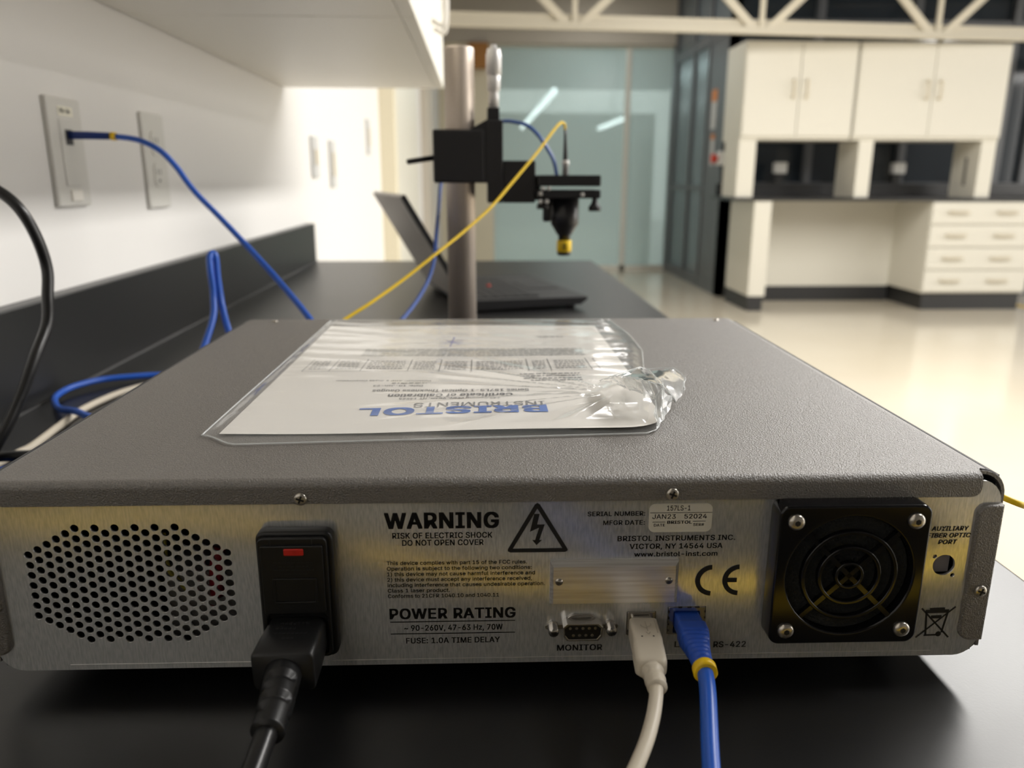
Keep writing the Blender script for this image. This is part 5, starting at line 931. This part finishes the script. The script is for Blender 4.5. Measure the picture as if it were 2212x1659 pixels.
bm = B(); tube(bm, [(-0.10, 0.40, 0.9180), (-0.085, 0.44, 0.935), (-0.0719, 0.49, 0.9867), (-0.0735, 0.51, 1.0139), (-0.0758, 0.515, 1.037), (-0.0772, 0.52, 1.0507), (-0.0758, 0.525, 1.0562), (-0.0724, 0.525, 1.0521), (-0.0706, 0.52, 1.0316), (-0.0655, 0.51, 1.0042), (-0.0539, 0.49, 0.9765), (-0.035, 0.47, 0.935), (0.0, 0.45, 0.9180)], 0.0033, 16)
tag(obj('cable_loop', bm, M_blue, M=at(-0.07, 0.5, BENCH), smooth=True), 'narrow blue cable loop standing up against the black upstand', 'cable')
bm = B(); tube(bm, [(-0.09, 0.561, 0.9175), (-0.1404, 0.563, 0.9178), (-0.161, 0.5619, 0.918), (-0.1806, 0.5484, 0.920), (-0.2057, 0.5272, 0.922), (-0.2215, 0.4989, 0.922), (-0.2234, 0.4705, 0.921), (-0.2136, 0.4452, 0.921), (-0.1938, 0.4165, 0.922), (-0.17, 0.398, 0.9250), (-0.1449, 0.3768, 0.925), (-0.10, 0.36, 0.919), (-0.04, 0.36, 0.9175)], 0.0032, 16)
tag(obj('cable_coil', bm, M_blue, M=at(-0.18, 0.47, BENCH), smooth=True), 'wide blue cable loop lying on the bench left of the instrument', 'cable')
bm = B(); tube(bm, [(-0.06, 0.55, 0.9175), (-0.1389, 0.5305, 0.9175), (-0.1576, 0.5155, 0.9175), (-0.1723, 0.483, 0.9175), (-0.1797, 0.4305, 0.9175), (-0.1758, 0.3799, 0.9175), (-0.1699, 0.3237, 0.9175), (-0.1719, 0.307, 0.9175), (-0.1775, 0.26, 0.9175), (-0.19, 0.16, 0.9175)], 0.0033, 16)
tag(obj('white_cable', bm, M_ivory, M=at(-0.17, 0.4, BENCH), smooth=True), 'ivory cable running along the bench left of the instrument', 'cable')
bm = B(); tube(bm, [(-0.235, 0.30, 1.125), (-0.21, 0.325, 1.132), (-0.1861, 0.33, 1.1296), (-0.1668, 0.33, 1.1211), (-0.1533, 0.33, 1.1072), (-0.147, 0.335, 1.0857), (-0.1455, 0.34, 1.0616), (-0.1455, 0.335, 1.04), (-0.1465, 0.33, 1.0184), (-0.1485, 0.31, 0.9963), (-0.1535, 0.29, 0.9681), (-0.1590, 0.27, 0.9449), (-0.1715, 0.25, 0.9235), (-0.19, 0.20, 0.9185), (-0.20, 0.10, 0.9185)], 0.0044, 18)
tag(obj('black_cord', bm, M_cordb, M=at(-0.15, 0.3, BENCH), smooth=True), 'black cord arching in the air along the left edge of the photo', 'cord')
bm = B(); tube(bm, [(-0.22, 0.268, 0.9260), (-0.1756, 0.2726, 0.9265), (-0.1564, 0.275, 0.9265), (-0.1363, 0.2763, 0.9255), (-0.10, 0.28, 0.9185), (-0.05, 0.30, 0.9185)], 0.0042, 16)
tag(obj('black_cord', bm, M_cordb, M=at(-0.16, 0.275, BENCH), smooth=True), 'short stretch of black cord lying across the ivory cable by the instrument', 'cord')
bm = B(); tube(bm, [(-0.20, 0.20, 0.9175), (-0.1680, 0.2539, 0.9175), (-0.1600, 0.2730, 0.9175), (-0.1500, 0.2828, 0.9175), (-0.11, 0.30, 0.9175)], 0.0030, 14)
tag(obj('blue_cable_end', bm, M_blue, M=at(-0.16, 0.27, BENCH), smooth=True), 'bit of blue cable in the lower left beside the instrument corner', 'cable')
# probe cables
t = thing('fiber_cable', 'yellow fibre cable rising from behind the instrument to the probe', 'cable', at(0.07, 0.44, BENCH))
bm = B(); tube(bm, [(0.02, 0.41, 0.930), (0.04, 0.412, 0.965), (0.0551, 0.42, 0.9900), (0.0715, 0.44, 1.0014), (0.0935, 0.46, 1.0138), (0.1228, 0.49, 1.0324), (0.1543, 0.52, 1.055), (0.1829, 0.55, 1.0757), (0.2132, 0.58, 1.1007), (0.24, 0.61, 1.1293), (0.2681, 0.64, 1.1604), (0.2857, 0.66, 1.1819), (0.2947, 0.67, 1.1925), (0.2996, 0.675, 1.1959), (0.3033, 0.678, 1.1946), (0.3047, 0.68, 1.1883), (0.3050, 0.68, 1.1800)], 0.0016, 12); obj('cable', bm, M_yel, t, smooth=True)
bm = B(); lathe(bm, (0.3049, 0.68, 1.1890), (0.02, 0, -1), [(0, 0.0017), (0.012, 0.0018), (0.034, 0.0030), (0.0375, 0.0032)], 16); obj('boot', bm, M_anod, t, smooth=True, label='black boot')
bm = B(); lathe(bm, (0.306, 0.68, 1.1530), (0, 0, -1), [(0, 0.0034), (0.001, 0.0044), (0.0060, 0.0044), (0.0065, 0.0038), (0.0175, 0.0040)], 18); obj('connector', bm, M_chrome, t, smooth=True, label='silver connector')
bm = B(); tube(bm, [(0.06, 0.50, 0.930), (0.085, 0.51, 0.955), (0.1034, 0.52, 0.9746), (0.1166, 0.54, 0.9844), (0.1298, 0.57, 0.999), (0.1413, 0.60, 1.0184), (0.1476, 0.62, 1.0401), (0.1488, 0.65, 1.0646), (0.1508, 0.69, 1.0955), (0.1530, 0.718, 1.1259), (0.1614, 0.74, 1.1515), (0.1806, 0.75, 1.1804), (0.2044, 0.74, 1.1968), (0.2302, 0.72, 1.2001), (0.2442, 0.71, 1.199), (0.2608, 0.70, 1.1936), (0.2747, 0.695, 1.181), (0.2858, 0.69, 1.1646), (0.2924, 0.685, 1.1509), (0.2956, 0.68, 1.1340)], 0.0022, 14)
tag(obj('probe_cable', bm, mat('blue_pvc_dark', rgb(40, 84, 170), 0.35), M=at(0.13, 0.6, BENCH), smooth=True), 'thin blue cable rising behind the post and arching down into the probe mount', 'cable')
bm = B(); P0 = [(0.440, 0.30, -0.0095), (0.4395, 0.20, 0.03), (0.4365, 0.10, 0.058), (0.4360, 0.04, 0.065), (0.4420, 0.0225, 0.0645), (0.4560, 0.028, 0.0585), (0.482, 0.04, 0.0480), (0.515, 0.03, 0.035), (0.55, -0.05, 0.010), (0.53, -0.11, -0.0095)]
LOOP = [(0.46, -0.098), (0.38, -0.082), (0.30, -0.076), (0.22, -0.082), (0.14, -0.115), (0.06, -0.160), (-0.02, -0.175), (-0.10, -0.17), (-0.16, -0.22), (-0.10, -0.27), (0.10, -0.29), (0.30, -0.28), (0.46, -0.24), (0.53, -0.16)]
for k in range(4): P0 += [(x, y - 0.0032 * k + (0.010 * k if y < -0.2 else 0), -0.0100 + (0.002 if k % 2 else 0)) for x, y in LOOP]
tube(bm, P0, 0.0015, 10, 6)
tag(obj('fiber_cable', bm, M_yel, F=DEV, M=DEV @ Matrix.Translation((0.44, 0.03, 0)), smooth=True), 'yellow fibre cable showing at the right edge of the photo beside the instrument', 'cable')
